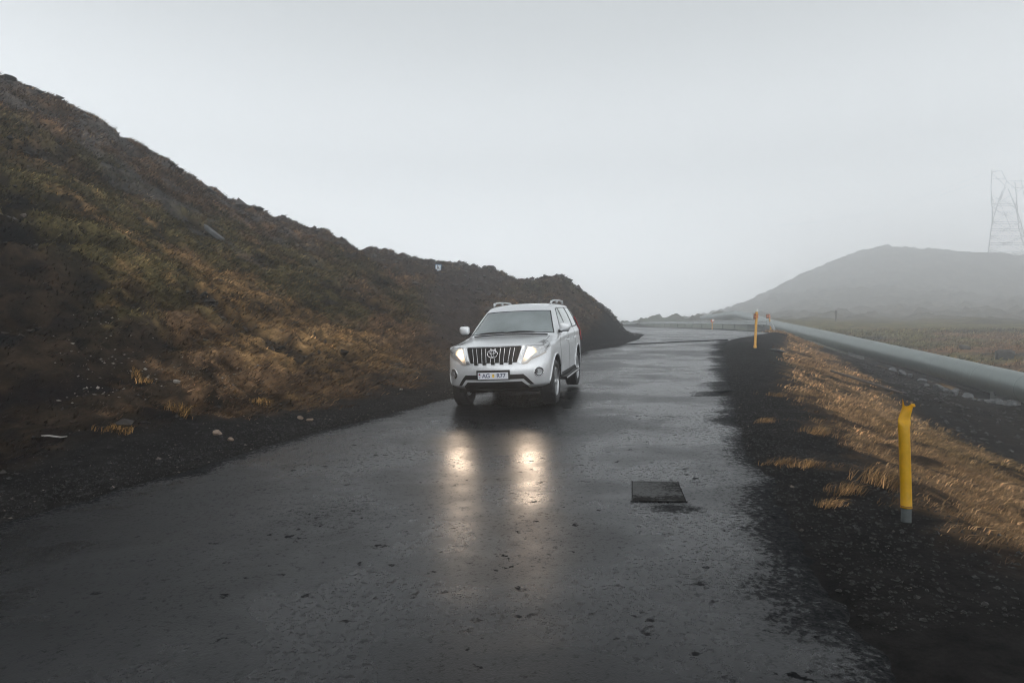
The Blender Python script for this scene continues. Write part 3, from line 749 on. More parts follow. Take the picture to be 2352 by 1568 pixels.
# --- body cage: rings from sill to roof, columns from nose round the side to tail (x >= 0, mirrored)
NC = 14
bx_ = [0, .24, .48, .68, .83, .905, .93, .935, .94, .94, .93, .88, .70, 0]
by_ = [0, .012, .05, .13, .26, .42, .62, 1.35, 2.45, 3.42, 4.25, 4.62, 4.75, 4.78]
def low(zf, zs, dy, sx=1.0, sy_r=0.0):
    out = []
    for i in range(NC):
        f = max(0, 1 - by_[i] / 0.62)                 # how much a column belongs to the nose
        z = zf * f + zs * (1 - f)
        y = by_[i] + dy * min(1, 1.25 * max(0, 1 - by_[i] / 0.75)) - (sy_r * max(0, (by_[i] - 4.2) / 0.58) if by_[i] > 4.2 else 0)
        out.append((bx_[i] * sx, y, z))
    return out
rings = [
    low(.31, .36, .40, .60, .25),
    low(.34, .37, .16, .955, .10),
    low(.42, .44, .035, .985, .04),
    low(.52, .54, .0, .995, .0),
    low(.66, .68, -.02, 1.0, -.02),
    low(.80, .84, .0, 1.003, -.01),
    low(.95, .97, .045, .998, 0),
    low(1.085, 1.06, .10, .985, 0),
    # bonnet rows
    [(0.000, 0.200, 1.113), (0.240, 0.210, 1.113), (0.470, 0.260, 1.108), (0.645, 0.370, 1.103), (0.775, 0.500, 1.100), (0.865, 0.620, 1.096), (0.905, 0.800, 1.092), (0.922, 1.420, 1.116), (0.930, 2.450, 1.120), (0.928, 3.420, 1.120), (0.915, 4.250, 1.120), (0.868, 4.620, 1.120), (0.690, 4.750, 1.120), (0.000, 4.780, 1.120)],
    [(0.000, 0.720, 1.165), (0.240, 0.730, 1.165), (0.470, 0.760, 1.160), (0.630, 0.820, 1.140), (0.765, 0.900, 1.120), (0.855, 0.980, 1.110), (0.900, 1.080, 1.107), (0.918, 1.500, 1.148), (0.924, 2.450, 1.170), (0.922, 3.420, 1.170), (0.910, 4.250, 1.170), (0.862, 4.610, 1.170), (0.685, 4.740, 1.170), (0.000, 4.770, 1.170)],
    [(0.000, 1.240, 1.200), (0.230, 1.250, 1.200), (0.450, 1.280, 1.195), (0.630, 1.330, 1.190), (0.750, 1.400, 1.183), (0.810, 1.460, 1.173), (0.855, 1.540, 1.178), (0.888, 1.660, 1.192), (0.900, 2.450, 1.220), (0.898, 3.420, 1.220), (0.885, 4.250, 1.220), (0.840, 4.600, 1.220), (0.670, 4.720, 1.220), (0.000, 4.750, 1.220)],
    [(0.000, 1.330, 1.240), (0.230, 1.340, 1.240), (0.450, 1.370, 1.235), (0.625, 1.410, 1.230), (0.740, 1.480, 1.225), (0.800, 1.540, 1.210), (0.842, 1.620, 1.215), (0.872, 1.740, 1.230), (0.885, 2.450, 1.260), (0.883, 3.420, 1.260), (0.870, 4.240, 1.260), (0.825, 4.580, 1.260), (0.660, 4.700, 1.260), (0.000, 4.735, 1.260)],
    [(0.000, 1.680, 1.455), (0.217, 1.690, 1.455), (0.424, 1.720, 1.450), (0.557, 1.770, 1.445), (0.650, 1.830, 1.440), (0.709, 1.880, 1.430), (0.754, 1.950, 1.445), (0.788, 2.080, 1.465), (0.800, 2.500, 1.500), (0.802, 3.420, 1.500), (0.787, 4.190, 1.500), (0.747, 4.510, 1.500), (0.594, 4.630, 1.500), (0.000, 4.660, 1.500)],
    [(0.000, 2.040, 1.660), (0.198, 2.050, 1.660), (0.386, 2.080, 1.655), (0.507, 2.120, 1.650), (0.584, 2.170, 1.645), (0.632, 2.220, 1.640), (0.666, 2.290, 1.653), (0.690, 2.440, 1.672), (0.700, 2.580, 1.695), (0.702, 3.420, 1.690), (0.687, 4.120, 1.680), (0.653, 4.420, 1.670), (0.517, 4.530, 1.670), (0.000, 4.560, 1.670)],
    [(0.000, 2.200, 1.777), (0.175, 2.210, 1.777), (0.349, 2.240, 1.772), (0.461, 2.280, 1.767), (0.533, 2.330, 1.762), (0.572, 2.390, 1.757), (0.601, 2.460, 1.760), (0.616, 2.560, 1.765), (0.626, 2.750, 1.775), (0.621, 3.420, 1.775), (0.601, 4.050, 1.760), (0.563, 4.300, 1.750), (0.436, 4.400, 1.745), (0.000, 4.440, 1.745)],
]
top_y = [2.46, 2.47, 2.49, 2.52, 2.55, 2.58, 2.62, 2.7, 2.85, 3.42, 3.9, 4.05, 4.1, 4.12]
bot_y = [.45, .46, .5, .6, .7, .8, 1.0, 1.5, 2.45, 3.42, 4.0, 4.3, 4.45, 4.5]
rings = [[(0, bot_y[i], .31) for i in range(NC)]] + rings + [[(0, top_y[i], 1.812 - .02 * abs(top_y[i] - 3.2) / 1.0) for i in range(NC)]]
NR = len(rings)
# regions -> material slots (used only to split the finished surface into panels)
REG = ['body', 'bonnet', 'windscreen', 'front_door', 'rear_door', 'side_window', 'rear_window', 'quarter_window', 'front_bumper', 'roof', 'wheel_arch', 'rear_arch']
def region(i, j):
    """cell between ring i,i+1 and column j,j+1 (ring numbers count the bottom centre line as 0)"""
    if 12 <= i <= 13:
        if j <= 4: return 2
        if j == 7: return 5
        if j == 8: return 5
        if j == 9: return 7
        if j >= 11: return 6
    if i in (8, 9, 10) and j <= 3: return 1
    if 1 <= i <= 6 and j <= 5: return 8
    if 2 <= i <= 11 and j == 7: return 3
    if 2 <= i <= 11 and j == 8: return 4
    if i >= 14: return 9
    return 0
bm = bmesh.new()
vmap = {}
def cv(p):
    k = (round(p[0], 4), round(p[1], 4), round(p[2], 4))
    if k not in vmap: vmap[k] = bm.verts.new(p)
    return vmap[k]
for sgn in (1, -1):
    for i in range(NR - 1):
        for j in range(NC - 1):
            q = [rings[i][j], rings[i][j + 1], rings[i + 1][j + 1], rings[i + 1][j]]
            vs_ = []
            for p in q:
                v = cv((sgn * p[0] if p[0] else 0.0, p[1], p[2]))
                if v not in vs_: vs_.append(v)
            if len(vs_) < 3: continue
            try: f = bm.faces.new(vs_ if sgn > 0 else vs_[::-1])
            except ValueError: continue
            f.material_index = region(i, j); f.smooth = True
bmesh.ops.recalc_face_normals(bm, faces=bm.faces)
crease = bm.edges.layers.float.new('crease_edge')
def near_ring(v, r): return any(abs(v.co.z - p[2]) < 1e-4 and abs(abs(v.co.x) - p[0]) < 1e-4 and abs(v.co.y - p[1]) < 1e-4 for p in rings[r])
for e_ in bm.edges:
    for r, w in ((8, .55), (12, .35), (3, .5), (11, .4), (14, .3)):
        if near_ring(e_.verts[0], r) and near_ring(e_.verts[1], r): e_[crease] = w
me = bpy.data.meshes.new('body_cage'); bm.to_mesh(me); bm.free()
for k in REG: me.materials.append(M_PAINT)
tmp = bpy.data.objects.new('body_cage', me); COL.objects.link(tmp)
md = tmp.modifiers.new('s', 'SUBSURF'); md.levels = 3; md.render_levels = 3
# wheel arches cut out of the solid
WHEELS = [(.90, 1), (3.69, 1), (.90, -1), (3.69, -1)]
cuts = []
for wy, sgn in WHEELS:
    b2 = bmesh.new()
    bmesh.ops.create_cone(b2, cap_ends=True, segments=40, radius1=.475, radius2=.475, depth=.62, matrix=Matrix.Translation((sgn * .83, wy, .405)) @ Matrix.Rotation(rad(90), 4, 'Y'))
    for f in b2.faces: f.material_index = 10 if wy < 2 else 11
    m2 = bpy.data.meshes.new('arch_cut'); b2.to_mesh(m2); b2.free()
    for k in REG: m2.materials.append(M_PAINT)
    o2 = bpy.data.objects.new('arch_cut', m2); COL.objects.link(o2); cuts.append(o2)
    bo = tmp.modifiers.new('b', 'BOOLEAN'); bo.operation = 'DIFFERENCE'; bo.object = o2; bo.solver = 'EXACT'
bpy.context.view_layer.update()
ev = tmp.evaluated_get(bpy.context.evaluated_depsgraph_get())
full = bpy.data.meshes.new_from_object(ev)
for o2 in cuts + [tmp]: bpy.data.objects.remove(o2)
nv = len(full.vertices)
VCO = np.empty(nv * 3); full.vertices.foreach_get('co', VCO); VCO = VCO.reshape(-1, 3)
VNO = np.array([v.normal[:] for v in full.vertices])
polys = [(list(p.vertices), p.material_index) for p in full.polygons]
body_bvh = BVHTree.FromPolygons([tuple(v) for v in VCO], [p[0] for p in polys])
CARMAT = {'body': M_PAINT, 'bonnet': M_PAINT, 'windscreen': M_GLASS, 'front_door': M_PAINT, 'rear_door': M_PAINT, 'side_window': M_SIDEGLASS,
          'rear_window': M_SIDEGLASS, 'quarter_window': M_SIDEGLASS, 'front_bumper': M_PAINT, 'roof': M_PAINT, 'wheel_arch': M_UNDER, 'rear_arch': M_UNDER}
car_parts = {}
def panel(name, idx, sgn=0):
    sel = [p[0] for p in polys if p[1] == idx and (sgn == 0 or sgn * sum(VCO[v][0] for v in p[0]) > 0)]
    if not sel: return None
    used = sorted({v for f in sel for v in f}); rm = {v: k for k, v in enumerate(used)}
    me = bpy.data.meshes.new(name)
    me.from_pydata([tuple(VCO[v]) for v in used], [], [[rm[v] for v in f] for f in sel])
    for p in me.polygons: p.use_smooth = True
    me.materials.append(CARMAT[REG[idx]])
    if idx < 10: me.normals_split_custom_set_from_vertices([tuple(VNO[v]) for v in used])
    o = link(bpy.data.objects.new(name, me), suv)
    # count the border edges of this panel: they become the dark gaps
    cnt = {}
    for f in sel:
        for a, b in zip(f, f[1:] + f[:1]):
            cnt[(min(a, b), max(a, b))] = cnt.get((min(a, b), max(a, b)), 0) + 1
    return o, [k for k, c in cnt.items() if c == 1]
gap_edges = []
for idx, nm in enumerate(REG):
    for sgn in ((1, -1) if nm in ('front_door', 'rear_door', 'side_window', 'quarter_window', 'wheel_arch', 'rear_arch') else (0,)):
        r = panel(nm, idx, sgn)
        if r:
            car_parts[(nm, sgn)] = r[0]
            if nm in ('bonnet', 'front_door', 'rear_door'): gap_edges += [(k, .004) for k in r[1]]
            if nm in ('windscreen', 'side_window', 'quarter_window', 'rear_window'): gap_edges += [(k, .013) for k in r[1]]
def strips(edges, name, m, out=0.001):
    bm = bmesh.new()
    for (a, b), w in edges:
        pa, pb = Vector(VCO[a]), Vector(VCO[b]); na, nb = Vector(VNO[a]), Vector(VNO[b])
        d = (pb - pa)
        if d.length < 1e-5: continue
        d.normalize()
        pa, pb = pa - d * .003, pb + d * .003
        sa = d.cross(na).normalized() * w; sb = d.cross(nb).normalized() * w
        oa, ob = na * out, nb * out
        q = [bm.verts.new(p) for p in (pa - sa + oa, pa + na * .5 * w + oa, pa + sa + oa, pb + sb + ob, pb + nb * .5 * w + ob, pb - sb + ob)]
        bm.faces.new((q[0], q[1], q[4], q[5])); bm.faces.new((q[1], q[2], q[3], q[4]))
    return bm_obj(name, bm, m, suv)
strips([e_ for e_ in gap_edges if e_[1] < .01], 'panel_gap', M_TRIM)
def seal_side(k):
    (a, b), w = k
    x, y = VCO[a][0], VCO[a][1]
    return 'side+' if x > .60 and 1.75 < y < 4.35 and VNO[a][0] > .6 else 'side-' if x < -.60 and 1.75 < y < 4.35 and VNO[a][0] < -.6 else 'front' if y < 2.6 else 'rear'
seals = [e_ for e_ in gap_edges if e_[1] > .01]
for kk in ('front', 'rear', 'side+', 'side-'):
    ss = [e_ for e_ in seals if seal_side(e_) == kk]
    if ss: strips(ss, 'window_seal', M_TRIM)
# dark posts between the side windows
for sgn in (1, -1):
    for yy, w in ((2.47, .055), (3.42, .05)):
        bm = bmesh.new()
        zs_ = np.linspace(1.255, 1.70, 7)
        prev = None
        for z in zs_:
            cur = []
            y0 = yy + (z - 1.25) * (.22 if yy < 3 else 0.0)
            for dy in (-w / 2, w / 2):
                h = body_bvh.ray_cast(Vector((sgn * 3, y0 + dy, z)), Vector((-sgn, 0, 0)))
                cur.append(bm.verts.new((h[0] + Vector((sgn * .006, 0, 0))) if h[0] else (sgn * .8, y0 + dy, z)))
            if prev: bm.faces.new((prev[0], prev[1], cur[1], cur[0]))
            prev = cur
        bmesh.ops.solidify(bm, geom=list(bm.faces), thickness=.004)
        bm_obj('window_post', bm, M_TRIM, suv)

def conform(name, poly, m, parent, ang=0.0, out=.004, thick=.0, n=None, smooth=True, org=(0, -2.0)):
    """a panel with outline poly (p, z) laid on the body, seen along a direction turned by ang about the vertical"""
    d = Vector((-math.sin(ang), math.cos(ang), 0)); e_ = Vector((math.cos(ang), math.sin(ang), 0))
    bm = bmesh.new()
    pts = []
    for (a, b) in zip(poly, poly[1:] + poly[:1]):
        L_ = math.hypot(b[0] - a[0], b[1] - a[1]); k = max(1, int(L_ / .03))
        for i in range(k): pts.append((a[0] + (b[0] - a[0]) * i / k, a[1] + (b[1] - a[1]) * i / k))
    vs_ = [bm.verts.new((p, 0, z)) for p, z in pts]
    f = bm.faces.new(vs_)
    bmesh.ops.triangulate(bm, faces=[f])
    bmesh.ops.subdivide_edges(bm, edges=[e for e in bm.edges if e.calc_length() > .06], cuts=1)
    bmesh.ops.triangulate(bm, faces=list(bm.faces))
    bmesh.ops.subdivide_edges(bm, edges=[e for e in bm.edges if e.calc_length() > .06], cuts=1)
    bmesh.ops.triangulate(bm, faces=list(bm.faces))
    for v in bm.verts:
        o = e_ * v.co.x + Vector((0, 0, v.co.z)) - d * 3
        h = body_bvh.ray_cast(o, d)
        if h[0] is None:
            h = body_bvh.find_nearest(o + d * 3.2)
        v.co = h[0] - d * out + h[1] * 0.0
    bmesh.ops.recalc_face_normals(bm, faces=bm.faces)
    if thick:
        r = bmesh.ops.extrude_face_region(bm, geom=list(bm.faces))
        for v in [g for g in r['geom'] if isinstance(g, bmesh.types.BMVert)]: v.co = v.co - d * thick
        bmesh.ops.recalc_face_normals(bm, faces=bm.faces)
    return bm_obj(name, bm, m, parent, smooth and not thick)

def mirror(poly): return [(-p, z) for p, z in poly][::-1]

# --- grille
GR = [(-.475, 1.06), (-.455, 1.075), (.455, 1.075), (.475, 1.06), (.40, .815), (-.40, .815)]
grille = conform('grille', GR, M_BLACK, suv, 0, .004, .012)
for sgn in (1, -1):
    e_ = [(.487, 1.085), (.555, 1.085), (.475, .79), (.412, .805)]
    conform('chrome_frame', e_ if sgn > 0 else mirror(e_), M_CHROME, grille, 0, .010, .012)
for k in range(-2, 3):
    x0, x1 = k * .165, k * .148
    conform('grille_bar', [(x0 - .030, 1.045), (x0 + .030, 1.045), (x1 + .030, .785), (x1 - .030, .785)], M_BLACK, grille, 0, .016, .012)
    for s_ in (-1, 1):
        if k == 0:
            conform('bar_edge', [(x0 + s_ * .036 - .005, 1.055), (x0 + s_ * .036 + .005, 1.055), (x0 + s_ * .036 + .005, 1.02), (x0 + s_ * .036 - .005, 1.02)], M_CHROME, grille, 0, .022, .012)
        conform('bar_edge', [(x0 + s_ * .036 - .003, (1.055 if k else .895)), (x0 + s_ * .036 + .003, (1.055 if k else .895)), (x1 + s_ * .036 + .003, .825), (x1 + s_ * .036 - .003, .825)], M_CHROME, grille, 0, .022, .012)
# emblem: three ovals
bm = bmesh.new()
h = body_bvh.ray_cast(Vector((0, -3, .965)), Vector((0, 1, 0)))
eo = h[0] + Vector((0, -.060, 0))
def oval(cx, cz, rx, rz, r):
    add_tube(bm, [eo + Vector((cx + rx * math.cos(t), .08 * (cz + rz * math.sin(t)), cz + rz * math.sin(t))) for t in np.linspace(0, 2 * math.pi, 33)], r, 6, False)
oval(0, 0, .088, .062, .009); oval(0, .004, .026, .054, .0055); oval(0, .030, .058, .024, .0055)
em = bm_obj('emblem', bm, M_CHROME, grille, True)
bm = bmesh.new()
bmesh.ops.create_cone(bm, cap_ends=True, segments=32, radius1=.082, radius2=.082, depth=.02, matrix=Matrix.Translation(eo + Vector((0, .022, 0))) @ Matrix.Scale(.70, 4, (0, 0, 1)) @ Matrix.Rotation(rad(90), 4, 'X'))
bm_obj('emblem_plate', bm, M_BLACK, grille)

# --- headlamps
A_ = rad(24)
def pp(x, y): return x * math.cos(A_) + y * math.sin(A_)
HL = [(pp(.475, .04), .795), (pp(.54, .10), .80), (pp(.62, .13), .865), (pp(.74, .20), .905), (pp(.855, .34), .965), (pp(.905, .50), 1.035), (pp(.90, .60), 1.115), (pp(.865, .58), 1.135), (pp(.76, .44), 1.115), (pp(.63, .27), 1.085), (pp(.56, .16), 1.075)]
GL = [(pp(.485, .04), .81), (pp(.53, .09), .815), (pp(.60, .11), .88), (pp(.665, .16), .935), (pp(.725, .2), .965), (pp(.715, .2), 1.02), (pp(.66, .18), 1.055), (pp(.59, .15), 1.055), (pp(.56, .13), 1.0), (pp(.535, .10), .93)]
SK = [(pp(.50, .05), .778), (pp(.56, .10), .785), (pp(.635, .13), .848), (pp(.75, .20), .885), (pp(.86, .34), .945), (pp(.855, .34), .968), (pp(.74, .20), .908), (pp(.62, .13), .868), (pp(.54, .10), .803), (pp(.475, .04), .797)]
lamp_pos = []
for sgn in (1, -1):
    f_ = (lambda q: q) if sgn > 0 else mirror
    hl = conform('headlight', f_(HL), M_REFLECT, suv, sgn * A_, .003, .006)
    conform('lamp_bulb', f_(GL), M_LAMP, hl, sgn * A_, .012, .0)
    conform('lamp_lens', f_(HL), M_LENS, hl, sgn * A_, .022, .0)
    conform('lower_rim', f_(SK), M_SKIRT, hl, sgn * A_, .006, .006)
    bm = bmesh.new()
    pr = [(pp(.77, .26), .975), (pp(.86, .42), 1.02), (pp(.878, .52), 1.075), (pp(.87, .53), 1.08), (pp(.845, .42), 1.03), (pp(.765, .26), .985)]
    bm.free()
    conform('inner_trim', f_(pr), M_CHROME, hl, sgn * A_, .012, .004)
    lamp_pos.append((sgn * .62, .10, .99))

# --- bumper details
lowp = conform('lower_intake', [(-.56, .555), (-.50, .615), (.50, .615), (.56, .555), (.66, .43), (.60, .43), (.49, .535), (-.49, .535), (-.60, .43), (-.66, .43)], M_BLACK, suv, 0, .004, .008)
skid = conform('skid_bar', [(-.60, .425), (-.50, .535), (.50, .535), (.60, .425), (.55, .425), (.47, .495), (-.47, .495), (-.55, .425)], M_CHROME, suv, 0, .012, .012)
skid.data.materials.clear(); skid.data.materials.append(M_PAINT)
conform('lower_grille', [(-.47, .495), (.47, .495), (.55, .42), (.56, .36), (-.56, .36), (-.55, .42)], M_BLACK, suv, 0, .005, .01)
for sgn in (1, -1):
    Af = rad(18)
    px_ = .745 * math.cos(Af) + .17 * math.sin(Af)
    circ = lambda r: [(px_ + r * math.cos(t), .635 + r * math.sin(t)) for t in np.linspace(0, 2 * math.pi, 25)[:-1]]
    f_ = (lambda q: q) if sgn > 0 else mirror
    fl = conform('fog_lamp', f_(circ(.078)), M_BLACK, suv, sgn * Af, .003, .004)
    outer, inner = circ(.088), circ(.070)
    bm = bmesh.new()
    d = Vector((-math.sin(sgn * Af), math.cos(sgn * Af), 0)); e2 = Vector((math.cos(sgn * Af), math.sin(sgn * Af), 0))
    def onb(p, z, out):
        h = body_bvh.ray_cast(e2 * p + Vector((0, 0, z)) - d * 3, d); return (h[0] if h[0] else e2 * p + Vector((0, .2, z))) - d * out
    c_ = [onb(sgn * (px_ + .080 * math.cos(t)), .635 + .080 * math.sin(t), .004) for t in np.linspace(0, 2 * math.pi, 25)]
    add_tube(bm, c_, .009, 6, False)
    bm_obj('lamp_ring', bm, M_CHROME, fl, True)
    bm = bmesh.new()
    c0 = onb(sgn * px_, .635, .018)
    mm = Matrix.Translation(c0) @ Matrix.Rotation(sgn * Af, 4, 'Z') @ Matrix.Rotation(rad(90), 4, 'X')
    add_lathe(bm, [(.001, .0), (.012, .004), (.02, .001), (.034, -.004), (.050, .006), (.056, .004)], 20, mm)
    bm_obj('lamp_lens', bm, M_FOG, fl, True)

# --- number plate
h = body_bvh.ray_cast(Vector((0, -3, .60)), Vector((0, 1, 0)))
plate_o = Vector((0, h[0].y - .03, .615))
pl = bpy.data.objects.new('number_plate', None); link(pl, suv); pl.location = plate_o
pl.rotation_euler = (rad(-3), 0, 0)
bm = bmesh.new(); add_box(bm, (0, .012, .0), (.575, .02, .162)); bevel_all(bm, .006); bm_obj('plate_holder', bm, M_BLACK, pl)
bm = bmesh.new(); add_box(bm, (0, -.001, -.012), (.520, .006, .112)); bevel_all(bm, .002); bm_obj('plate_panel', bm, M_PLATE, pl)
def text(s, x, z, size, m, parent, name, y=-.0062, sx=1.0):
    cu = bpy.data.curves.new(name, 'FONT'); cu.body = s; cu.size = size; cu.extrude = .001; cu.align_x = 'CENTER'; cu.align_y = 'CENTER'; cu.offset = .0012 * size / .1
    o = bpy.data.objects.new(name, cu); link(o, parent)
    o.location = (x, y, z); o.rotation_euler = (rad(90), 0, 0); o.scale = (sx, 1, 1)
    cu.materials.append(m)
    dg = bpy.context.evaluated_depsgraph_get()
    bpy.context.view_layer.update()
    me = bpy.data.meshes.new_from_object(o.evaluated_get(bpy.context.evaluated_depsgraph_get()))
    o2 = link(bpy.data.objects.new(name, me), parent); o2.matrix_local = o.matrix_local.copy()
    o2.location, o2.rotation_euler, o2.scale = o.location, o.rotation_euler, o.scale
    bpy.data.objects.remove(o)
    if not me.materials: me.materials.append(m)
    return o2
text('AG', -.118, -.012, .098, M_INK, pl, 'plate_letters')
text('R77', .140, -.012, .098, M_INK, pl, 'plate_letters')
text('IS', -.232, -.038, .034, M_INK, pl, 'plate_letters')
bm = bmesh.new(); add_box(bm, (-.232, -.0055, .014), (.032, .003, .036)); fg = bm_obj('country_mark', bm, M_INK, pl)
bm = bmesh.new(); add_box(bm, (-.236, -.0075, .014), (.006, .002, .036)); add_box(bm, (-.232, -.0082, .014), (.032, .002, .007)); bm_obj('country_mark', bm, M_FLAGRED, pl)
bm = bmesh.new(); bmesh.ops.create_cone(bm, cap_ends=True, segments=20, radius1=.021, radius2=.021, depth=.003, matrix=Matrix.Translation((.006, -.0055, -.012)) @ Matrix.Scale(1.5, 4, (0, 0, 1)) @ Matrix.Rotation(rad(90), 4, 'X')); bm_obj('plate_sticker', bm, M_STICKER, pl)
bm = bmesh.new(); add_box(bm, (.008, -.0078, -.002), (.016, .002, .015)); bm_obj('sticker_mark', bm, M_INK, pl)

# --- wheels
def wheel_meshes():
    R_ = Matrix.Rotation(rad(90), 4, 'Y')
    bm = bmesh.new()
    add_lathe(bm, [(.245, -.10), (.30, -.128), (.355, -.125), (.380, -.10), (.3875, -.06), (.3875, .06), (.380, .10), (.355, .125), (.30, .128), (.245, .10)], 48, R_, True)
    t = bpy.data.meshes.new('tyre'); bmesh.ops.recalc_face_normals(bm, faces=bm.faces); bm.to_mesh(t); bm.free()
    # tread blocks
    bm = bmesh.new()
    for k in range(44):
        a = 2 * math.pi * k / 44
        for xx, da in ((-.085, 0), (-.03, .05), (.03, 0), (.085, .05)):
            rot = Matrix.Rotation(a + da, 3, 'X')
            add_box(bm, rot @ Vector((xx, 0, .386)), (.046, .036, .014), rot)
    tb = bpy.data.meshes.new('tread'); bm.to_mesh(tb); bm.free()
    bm = bmesh.new()
    add_lathe(bm, [(.252, .108), (.243, .118), (.228, .112), (.220, .08), (.215, -.10)], 40, R_)
    rm = bpy.data.meshes.new('rim'); bm.to_mesh(rm); bm.free()
    bm = bmesh.new()
    for k in range(6):
        for off in (-.10, .10):
            a = 2 * math.pi * k / 6 + off
            rot = Matrix.Rotation(a, 3, 'X')
            q = add_box(bm, rot @ Vector((.092, 0, .14)), (.022, .034, .18), rot)
        a = 2 * math.pi * k / 6
        rot = Matrix.Rotation(a, 3, 'X')
        add_box(bm, rot @ Vector((.094, 0, .055)), (.024, .05, .06), rot)
    sp = bpy.data.meshes.new('spokes'); bm.to_mesh(sp); bm.free()
    bm = bmesh.new()
    bmesh.ops.create_cone(bm, cap_ends=True, segments=24, radius1=.05, radius2=.042, depth=.03, matrix=Matrix.Translation((.10, 0, 0)) @ R_)
    hb = bpy.data.meshes.new('hub_cap'); bm.to_mesh(hb); bm.free()
    bm = bmesh.new()
    bmesh.ops.create_cone(bm, cap_ends=True, segments=32, radius1=.165, radius2=.165, depth=.02, matrix=Matrix.Translation((.03, 0, 0)) @ R_)
    bd = bpy.data.meshes.new('brake_disc'); bm.to_mesh(bd); bm.free()
    for me, m, s_ in ((t, M_RUBBER, True), (tb, M_RUBBER, False), (rm, M_ALLOY, True), (sp, M_ALLOY, False), (hb, M_ALLOY, False), (bd, M_UNDER, False)):
        me.materials.append(m)
        for p in me.polygons: p.use_smooth = s_
    return t, tb, rm, sp, hb, bd
wm = wheel_meshes()
for wy, sgn in WHEELS:
    w = bpy.data.objects.new('wheel', None); link(w, suv)
    w.location = (sgn * .795, wy, .3865); w.rotation_euler = (rad(17) * 1, 0, 0 if sgn > 0 else math.pi)
    for me in wm:
        link(bpy.data.objects.new(me.name, me), w)

# --- underbody, steps, mirrors, rails, wipers, handles, tail lamps, inside
bm = bmesh.new()
add_box(bm, (0, 2.4, .32), (1.25, 3.5, .16)); add_box(bm, (0, .62, .34), (1.45, .5, .10)); add_box(bm, (0, 3.69, .36), (1.4, .12, .12)); add_box(bm, (0, .95, .33), (1.4, .10, .10))
add_box(bm, (.25, 1.5, .27), (.3, .6, .1))
bm_obj('underbody', bm, M_UNDER, suv)
for sgn in (1, -1):
    bm = bmesh.new(); add_box(bm, (sgn * .93, 2.30, .385), (.19, 1.75, .055)); bevel_all(bm, .018, 2)
    st = bm_obj('side_step', bm, M_BLACK, suv)
    bm = bmesh.new(); add_box(bm, (sgn * 1.018, 2.30, .392), (.02, 1.74, .022)); bevel_all(bm, .006); bm_obj('step_trim', bm, M_ALLOY, st)
    bm = bmesh.new(); add_box(bm, (sgn * .905, 2.30, .455), (.055, 1.90, .09)); bevel_all(bm, .02, 2); bm_obj('sill_cover', bm, M_BLACK, suv)
    # door mirror
    bm = bmesh.new()
    r = bmesh.ops.create_cube(bm, size=1.0, matrix=Matrix.Translation((sgn * .985, 1.70, 1.322)) @ Matrix.Diagonal((.20, .13, .165, 1)))
    bmesh.ops.bevel(bm, geom=list(bm.edges), offset=.052, segments=4, affect='EDGES', profile=.5)
    for v in bm.verts:
        if sgn * v.co.x > 1.06 and v.co.z < 1.33: v.co.z += .02
        if v.co.y < 1.68: v.co.x += -sgn * .01
    mi = bm_obj('door_mirror', bm, M_PAINT, suv, True)
    bm = bmesh.new(); add_box(bm, (sgn * .98, 1.765, 1.322), (.16, .012, .125)); bevel_all(bm, .005); bm_obj('mirror_glass', bm, M_CHROME, mi)
    bm = bmesh.new(); add_box(bm, (sgn * .96, 1.71, 1.247), (.18, .085, .03)); add_box(bm, (sgn * .89, 1.74, 1.25), (.07, .10, .06)); bevel_all(bm, .008); bm_obj('mirror_foot', bm, M_BLACK, mi)
    # roof rail
    bm = bmesh.new()
    pts = [(sgn * .585, 2.52, 1.775), (sgn * .59, 2.62, 1.808), (sgn * .593, 2.78, 1.832), (sgn * .595, 3.1, 1.838), (sgn * .593, 3.6, 1.834), (sgn * .585, 3.98, 1.815), (sgn * .58, 4.12, 1.765)]
    add_tube(bm, pts, [.024, .022, .017, .016, .016, .020, .024], 8)
    ra = bm_obj('roof_rail', bm, M_ALLOY, suv, True)
    for yy in (2.60, 3.25, 3.95):
        bm = bmesh.new(); add_box(bm, (sgn * .59, yy, 1.81), (.036, .12, .05)); bevel_all(bm, .01); bm_obj('rail_foot', bm, M_ALLOY, ra)
    # handles
    for yy, key in ((2.28, 'front_door'), (3.22, 'rear_door')):
        bm = bmesh.new()
        h = body_bvh.ray_cast(Vector((sgn * 3, yy, 1.055)), Vector((-sgn, 0, 0)))
        x0 = h[0].x
        add_tube(bm, [(x0 - sgn * .005, yy - .11, 1.052), (x0 + sgn * .035, yy - .085, 1.056), (x0 + sgn * .038, yy + .06, 1.06), (x0 - sgn * .005, yy + .09, 1.06)], [.018, .017, .017, .018], 8)
        bm_obj('handle', bm, M_PAINT, car_parts[(key, sgn)], True)
    # tail lamp
    bm = bmesh.new()
    rows_ = []
    for z in np.linspace(.93, 1.46, 9):
        k = (z - .93) / .53
        row = []
        for yy in (4.36 + .06 * math.sin(k * 3.14), 4.46, 4.56):
            h = body_bvh.ray_cast(Vector((sgn * 3, yy, z)), Vector((-sgn, 0, 0)))
            row.append(bm.verts.new(h[0] + Vector((sgn * .022, .01, 0)) if h[0] else Vector((sgn * .8, yy, z))))
        for q in ((.80, 4.72 - .10 * k),):
            row.append(bm.verts.new((sgn * (q[0] - .12 * k), q[1] + .01, z)))
        rows_.append(row)
    for a, b in zip(rows_[:-1], rows_[1:]):
        for i in range(len(a) - 1): bm.faces.new((a[i], a[i + 1], b[i + 1], b[i]))
    bmesh.ops.recalc_face_normals(bm, faces=bm.faces)
    bmesh.ops.solidify(bm, geom=list(bm.faces), thickness=-.012)
    bm_obj('tail_light', bm, M_TAIL, suv, True)
